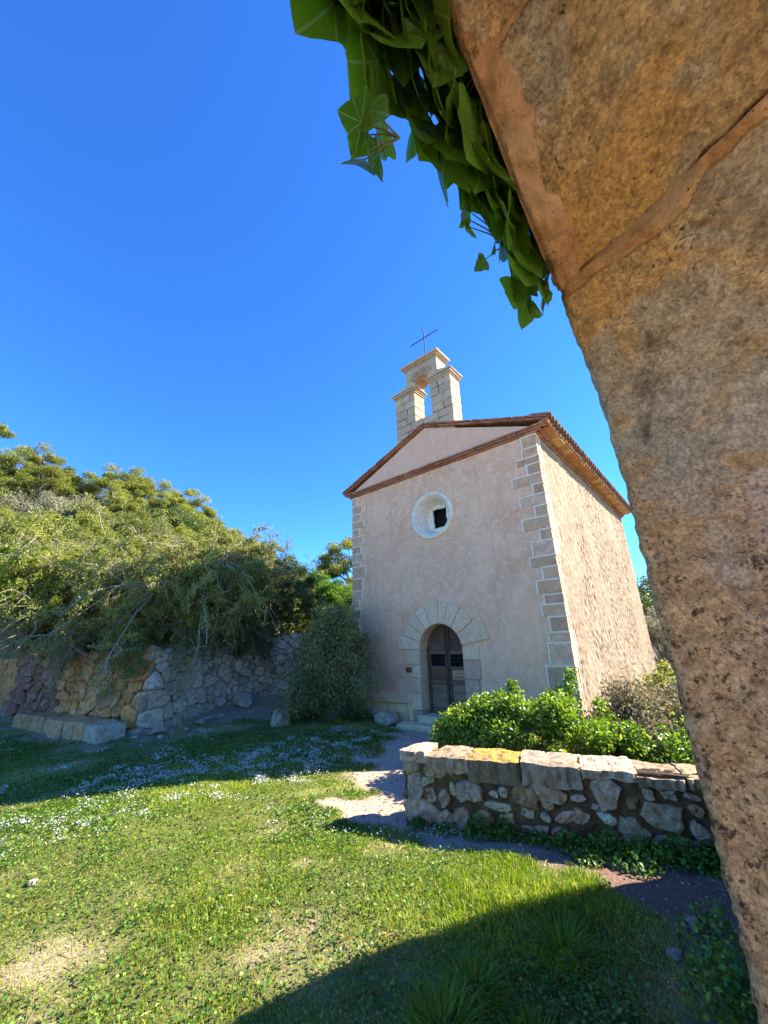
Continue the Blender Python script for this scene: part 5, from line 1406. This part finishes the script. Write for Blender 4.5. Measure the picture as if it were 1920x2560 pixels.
shrub('leafy_shrub', 'bright green leafy shrub at the left edge of the photo', 'shrub', (-10.6, 11.7, 1.8), 3.1, 1.3, 203, 'lf_bright', 10, 7, 6, 26000, (.07, .045), .3)
shrub('large_shrub', 'dense dark green shrub nearest the chapel on the retaining wall', 'shrub', (-3.95, 13.7, 2.0), 3.1, 1.8, 204, 'lf_dark', 16, 8, 6, 60000, (.06, .034), .45, low_bare(1.9, 2.6, .3))
shrub('yellow_bush', 'sunlit yellow-green bush between the juniper and the shrubs', 'bush', (-2.6, 17.2, 2.0), 2.6, 1.8, 205, 'lf_bright', 14, 8, 6, 40000, (.06, .03), .2)
shrub('yellow_bush', 'golden olive shrub rising behind the large spreading shrub', 'shrub', (-7.6, 14.6, 2.3), 3.7, 2.5, 206, 'lf_yellow', 16, 8, 6, 60000, (.07, .036), .3)
shrub('grey_shrub', 'pale leafless shrub of bare grey twigs at the left edge', 'shrub', (-14.8, 16.2, 3.0), 3.9, 2.5, 207, 'lf_grey', 26, 12, 9, 4000, (.05, .02), .35, None, 'bark_pale', tw=.012)
shrub('bare_tree', 'small leafless tree above the bushes left of the chapel', 'tree', (-4.2, 25.0, 2.6), 4.2, 1.5, 208, 'lf_grey', 9, 9, 8, 0, bark='bark', droop=-.2, tw=.012)
shrub('bare_tree', 'pale leafless branches standing up behind the dark green shrub', 'tree', (-6.1, 18.6, 3.0), 4.3, 1.5, 209, 'lf_grey', 9, 9, 8, 1500, (.08, .04), -.1, None, 'bark_pale', tw=.012)

# bushes hanging over the edge of the retaining wall
for sw, hh, rr, seed, mt, nl, lab, bk in ((S_C - 2.8, .8, 1.15, 231, 'lf_yellow', 3000, 'tangle of pale bare twigs drooping over the ochre part of the wall', 'bark_pale'),
                                      (S_C - .75, .8, 1.0, 232, 'lf_olive', 13000, 'green bush spilling over the wall just above the bench end', 'bark'),
                                      (S_C + 1.2, .9, 1.25, 233, 'lf_olive', 9000, 'drooping twiggy bush hanging over the middle of the grey wall', 'bark_pale'),
                                      (S_C + 3.0, .8, 1.1, 234, 'lf_dark', 14000, 'dark green bush hanging over the wall nearest the juniper', 'bark')):
    px, py = wall_pt(sw); nx, ny = wall_nrm(sw); th = math.atan2(ny, nx)
    shrub('hanging_bush', lab, 'bush', (px - nx * .35, py - ny * .35, float(wtop(sw)) + .05), hh, rr, seed, mt, 16, 8, 6, nl, (.055, .03), 1.25, None, bk, (th - 1.35, th + 1.35), tw=.006)

# ---- juniper in front of the chapel's left corner
def juniper():
    r = rng(210); base = (-1.42, 10.45, float(ground_h(-1.42, 10.45))); g = empty('juniper', base)
    tag(g, 'dense grey-green juniper bush standing against the left corner of the chapel', 'juniper')
    A = Acc(); Cs = []; Ds = []
    for i in range(200):
        a = r.uniform(0, 2 * np.pi); z0 = r.uniform(.05, .9); H = 2.7 * r.uniform(.15, 1.0); rr = 1.12 * (1 - .58 * (H / 2.7) ** 1.8) * r.uniform(.6, 1.05) * (1 + .30 * math.sin(3 * a + 4 * H) + .16 * math.sin(7 * a + 1)); H = H * (1 + .14 * math.sin(5 * a) + .10 * math.sin(11 * a + 2))
        end = np.array([math.cos(a) * rr, math.sin(a) * rr, H]); n = 7; t = np.linspace(0, 1, n)[:, None]
        p = np.array([end[0] * .12, end[1] * .12, z0]) * (1 - t) + end * t + np.array([0, 0, 1]) * .25 * np.sin(t * math.pi) + np.cumsum(r.normal(0, .02, (n, 3)), 0)
        p[-1, 2] -= .12
        A.add(*tube_geo(p, np.linspace(.016, .004, n), 5))
        m = 330; tt = r.random(m) ** .55; idx = tt * (n - 1); j = np.minimum(idx.astype(int), n - 2); f = (idx - j)[:, None]
        c = p[j] * (1 - f) + p[j + 1] * f + r.normal(0, .07, (m, 3)) * (.5 + tt[:, None]); Cs.append(c)
        d = (p[j + 1] - p[j]); d /= np.linalg.norm(d, axis=1)[:, None]; Ds.append(d + r.normal(0, .5, (m, 3)) + np.array([0, 0, -.25]))
    A.build('branches', M['bark'], g, True)
    C = np.concatenate(Cs); D = np.concatenate(Ds); C[:, 2] = np.maximum(C[:, 2], .05)
    s = .075 * (.6 + .8 * r.random(len(C)))
    V, F, v = leaf_mesh(C, s, s * .28, r, up=.2, dirs=D); mesh_np('foliage', V, F, M['lf_jun'], g, False, {'v': v})
juniper()
def mound(name, label, cat, cx, cy, rx, ry, top, rz, seed, mat, n, ls, stems=60, base_z=None, up=.7, extra=(), bark='bark', bushy=.16):
    r = rng(seed); bz = float(ground_h(cx, cy)) if base_z is None else base_z
    g = empty(name, (cx, cy, bz), rz); tag(g, label, cat)
    H = top - bz
    cl = []
    for k in range(90):
        a = r.uniform(0, 2 * np.pi); d = np.sqrt(r.random()); zz = H * math.sqrt(max(0, 1 - d ** 2 * .92)) * r.uniform(.55, 1.06)
        cl.append((rx * d * math.cos(a), ry * d * math.sin(a), zz, bushy * r.uniform(.7, 1.5)))
    for e in extra: cl.append(e)
    cl = np.array(cl); pr = cl[:, 3] ** 2; i = r.choice(len(cl), n, p=pr / pr.sum()); u = r.normal(size=(n, 3)); u /= np.linalg.norm(u, axis=1)[:, None]
    C = cl[i, :3] + u * cl[i, 3][:, None] * (r.random(n) ** .4 * r.uniform(.8, 1.35, n))[:, None]; C = C[C[:, 2] > -.1]
    s = ls * (.55 + .8 * r.random(len(C))); tone = r.random(len(cl))[i][:len(C)]
    V, F, v = leaf_mesh(C, s, s * .72, r, up=up, v=np.clip(.45 * tone + .6 * r.random(len(C)), 0, 1)); mesh_np('foliage', V, F, M[mat], g, False, {'v': v})
    A = Acc()
    for k in range(stems):
        e = cl[int(r.integers(len(cl)))]; m = 6; t = np.linspace(0, 1, m)[:, None]
        p = np.array([e[0] * .35, e[1] * .35, -.1]) * (1 - t) + e[:3] * t + np.cumsum(r.normal(0, .03, (m, 3)), 0); A.add(*tube_geo(p, np.linspace(.010, .003, m), 4))
    A.build('branches', M[bark], g, True)
    return g
WR = math.atan2(LD.y, LD.x)
mound('ivy_bush', 'sunlit glossy green ivy bush heaped behind the low rubble wall', 'bush', 2.0, 6.28, 1.4, .85, .95, WR, 220, 'lf_ivybush', 26000, .056, 60,
      extra=[(.62, .25, .95, .12), (.66, .3, 1.08, .09), (.68, .3, 1.18, .07), (-.15, .1, .95, .12), (-.18, .12, 1.02, .08), (-.95, -.05, .62, .12), (-1.25, -.2, .45, .12), (1.0, .35, .70, .12)])
mound('dry_shrub', 'tangled half-dry brownish shrub beside the sunlit flank of the chapel', 'bush', 4.35, 6.55, 1.35, 1.1, 1.0, WR + .5, 221, 'lf_dry', 20000, .05, 260, bark='bark_pale', up=.4, bushy=.2)
mound('green_shrub', 'low dark leafy shrub at the right end behind the low wall', 'bush', 3.85, 5.15, .75, .5, .72, WR, 222, 'lf_ivybush', 5000, .05, 60)
mound('garden_shrub', 'pale green bush at the far end of the chapel flank', 'bush', 6.9, 9.4, 1.3, 1.2, 1.15, .6, 223, 'lf_olive', 14000, .06, 80)

# ------------------------------------------------------------------ hillside: pines and shrubs, each a thing of its own
def pine_proto(seed, H=6.0):
    r = rng(seed); A = Acc()
    tr = np.c_[np.cumsum(r.normal(0, .07, 9)), np.cumsum(r.normal(0, .07, 9)), np.linspace(-.4, H * .85, 9)]
    A.add(*tube_geo(tr, np.linspace(.16, .05, 9), 7)); cl = []
    for k in range(46):
        z = H * (.32 + .66 * r.random()); a = r.uniform(0, 2 * np.pi); rr = H * .40 * (1 - .45 * abs((z / H - .55) / .45) ** 1.6) * np.sqrt(r.random())
        c = np.array([rr * math.cos(a), rr * math.sin(a), z]); j = min(8, int(z / (H * .85) * 8 * .85)); st = tr[max(1, j - 1)]
        A.add(*tube_geo([st, (st + c) / 2 + np.array([0, 0, -.08]), c], [.045, .03, .012], 4)); cl.append((*c, H * r.uniform(.07, .125)))
    cl = np.array(cl); n = 16000; i = r.integers(0, len(cl), n); u = r.normal(size=(n, 3)); u /= np.linalg.norm(u, axis=1)[:, None]; u[:, 2] *= .6
    C = cl[i, :3] + u * cl[i, 3][:, None] * (r.random(n) ** .45)[:, None]
    s = .19 * (.6 + .8 * r.random(n)); tone = r.random(len(cl))[i]
    return A, leaf_mesh(C, s, s * .26, r, up=.3, v=np.clip(.5 * tone + .5 * r.random(n), 0, 1))
def shrub_proto(seed, H=2.4, Rr=1.7, n=9000, ls=.11):
    r = rng(seed); A = Acc(); cl = []
    for k in range(34):
        a = r.uniform(0, 2 * np.pi); d = np.sqrt(r.random()); z = H * (.25 + .7 * math.sqrt(max(0, 1 - .85 * d * d)) * r.random() ** .4)
        c = np.array([Rr * d * math.cos(a), Rr * d * math.sin(a), z]); cl.append((*c, H * r.uniform(.12, .22)))
        if k % 2 == 0: A.add(*tube_geo([(c[0] * .1, c[1] * .1, -.2), c * np.array([.5, .5, .6]), c], [.05, .03, .01], 4))
    cl = np.array(cl); i = r.integers(0, len(cl), n); u = r.normal(size=(n, 3)); u /= np.linalg.norm(u, axis=1)[:, None]
    C = cl[i, :3] + u * cl[i, 3][:, None] * (r.random(n) ** .4)[:, None]; s = ls * (.6 + .8 * r.random(n)); tone = r.random(len(cl))[i]
    return A, leaf_mesh(C, s, s * .5, r, up=.5, v=np.clip(.5 * tone + .5 * r.random(n), 0, 1))
def make_proto(geo, mat, name, crown):
    A, (V, F, v) = geo; g = empty(name)
    A.build('trunk', M['bark'], g, True); mesh_np(crown, V, F, M[mat], g, False, {'v': v}); return g
def place(proto, loc, sc, rz, label, cat, group, first):
    if first: g = proto
    else:
        g = proto.copy(); COL.objects.link(g)
        for ch in list(proto.children):
            c = ch.copy(); COL.objects.link(c); c.parent = g
    g.location = loc; g.scale = (sc, sc, sc * 1.0); g.rotation_euler = (0, 0, rz); tag(g, label, cat, group); return g
PIN = [make_proto(pine_proto(500 + i), 'lf_pine', 'pine_tree', 'crown') for i in range(3)]
r = rng(600); used = [False] * 3
def at_dir(disp_x, dist, scale=1.):
    """a point on the ground at a given bearing (degrees) and distance"""
    return dist * math.sin(R(disp_x)), dist * math.cos(R(disp_x))
PINES = ((-47.5, 44, .95), (-44.5, 41, 1.0), (-42.0, 45, .9), (-40.0, 42, .8), (-37.0, 41, 1.12), (-34.5, 44, 1.1), (-32.0, 42, 1.0), (-28.6, 42, 1.0), (-26.2, 44, .85), (-23.0, 45, .72), (-21.0, 43, .62), (-18.7, 45, .75), (-50.5, 40, 1.1), (-30.3, 38, .7), (-44, 33, .7), (-36, 34, .65))
for i, (az, d, s) in enumerate(PINES):
    x, y = at_dir(az, d); k = i % 3
    rank = sum(1 for q in PINES if q[0] < az)
    place(PIN[k], (x, y, float(ground_h(x, y)) - .2), s, r.uniform(0, 6.28), 'green pine on the left hillside, %s%s' % (ORD[rank], ' of all' if rank == 0 else ' pine from the left'), 'pine', 'pines on the hillside', not used[k]); used[k] = True
x, y = -2.05, 23.5; g = place(PIN[1], (x, y, float(ground_h(x, y)) - .2), 1.0, 1.0, 'dark pine half hidden behind the left corner of the chapel', 'pine', None, False); del_g = g.pop('group', None)
KIND = [('lf_olive', 'rounded olive-green shrub growing on the hillside'), ('lf_grey', 'soft grey-green bush growing on the hillside'), ('lf_yellow', 'yellowish-green bush growing on the hillside'), ('lf_dark', 'dark evergreen bush growing on the hillside')]
SP = [[make_proto(shrub_proto(700 + 10 * k + j), m, 'hillside_shrub', 'crown') for j in range(2)] for k, (m, _) in enumerate(KIND)]
usedk = [[False] * 2 for _ in KIND]; pts = []; tries = 0
while len(pts) < 105 and tries < 6000:
    tries += 1; d = r.uniform(15.5, 46); az = r.uniform(-54, -3); x, y = at_dir(az, d)
    if any((x - q[0]) ** 2 + (y - q[1]) ** 2 < (1.7 + d * .022) ** 2 for q in pts): continue
    if az > -13 and d < 19: continue
    pts.append((x, y)); k = int(r.choice(4, p=[.36, .26, .22, .16])); j = int(r.integers(2))
    place(SP[k][j], (x, y, float(ground_h(x, y)) - .25), r.uniform(.75, 1.35) * (.8 + .006 * d), r.uniform(0, 6.28), KIND[k][1], 'shrub', 'shrubs on the hillside', not usedk[k][j]); usedk[k][j] = True
# trees and bushes behind the chapel at right
TR = make_proto(shrub_proto(760, 5.2, 2.3, 16000, .13), 'lf_grey', 'far_tree', 'crown'); TRD = make_proto(shrub_proto(761, 4.8, 2.2, 16000, .13), 'lf_dark', 'far_tree', 'crown')
for i, (x, y, s, p, lab) in enumerate(((15.4, 22.6, 1.05, TRD, 'dark tree just right of the chapel, behind its far corner'), (13.3, 20.0, .62, TR, 'greyish bush under the dark tree behind the chapel'), (19.0, 24.5, 1.2, TR, 'grey-green tree mostly hidden by the archway, behind the chapel'))):
    place(p, (x, y, float(ground_h(x, y)) - .2), s, i * 1.3, lab, 'tree', None, i < 2)
def undergrowth():
    r = rng(800); n = 60000; d = r.uniform(13.0, 50, n); az = np.radians(r.uniform(-58, 0, n)); x, y = d * np.sin(az), d * np.cos(az)
    sd, _ = seg_dist(x, y); k = (sd > .3) & (fbm(np.stack([x * .5, y * .5, 0 * x], -1), 3, 7) > -.45); x, y, d = x[k], y[k], d[k]
    C = np.stack([x, y, ground_h(x, y) + r.random(len(x)) * .55], -1); s = (.07 + .004 * d) * (.6 + .9 * r.random(len(x)))
    V, F, v = leaf_mesh(C, s, s * .5, r, up=.6); tag(mesh_np('undergrowth', V, F, M['lf_olive'], None, False, {'v': v}), 'low olive-green scrub covering the hillside between the shrubs', 'scrub', kind='stuff')
undergrowth()
def wall_creeper():
    """ivy creeping over the foot of the wall and the ledge near the juniper"""
    for i, (x, y, h, rd, n) in enumerate(((-1.9, 11.2, .55, .6, 1500), (-2.35, 10.6, .4, .4, 900), (-.75, 10.9, .35, .35, 500))):
        weed(x, y, h, rd, n, 460 + i, ['dark creeping ivy behind the juniper at the wall', 'dark creeping ivy on the ground left of the juniper', 'small ivy patch between the juniper and the boulder'][i], 'creeping ivy around the juniper', 'creeping_ivy', 'lf_dark', .05)
wall_creeper()
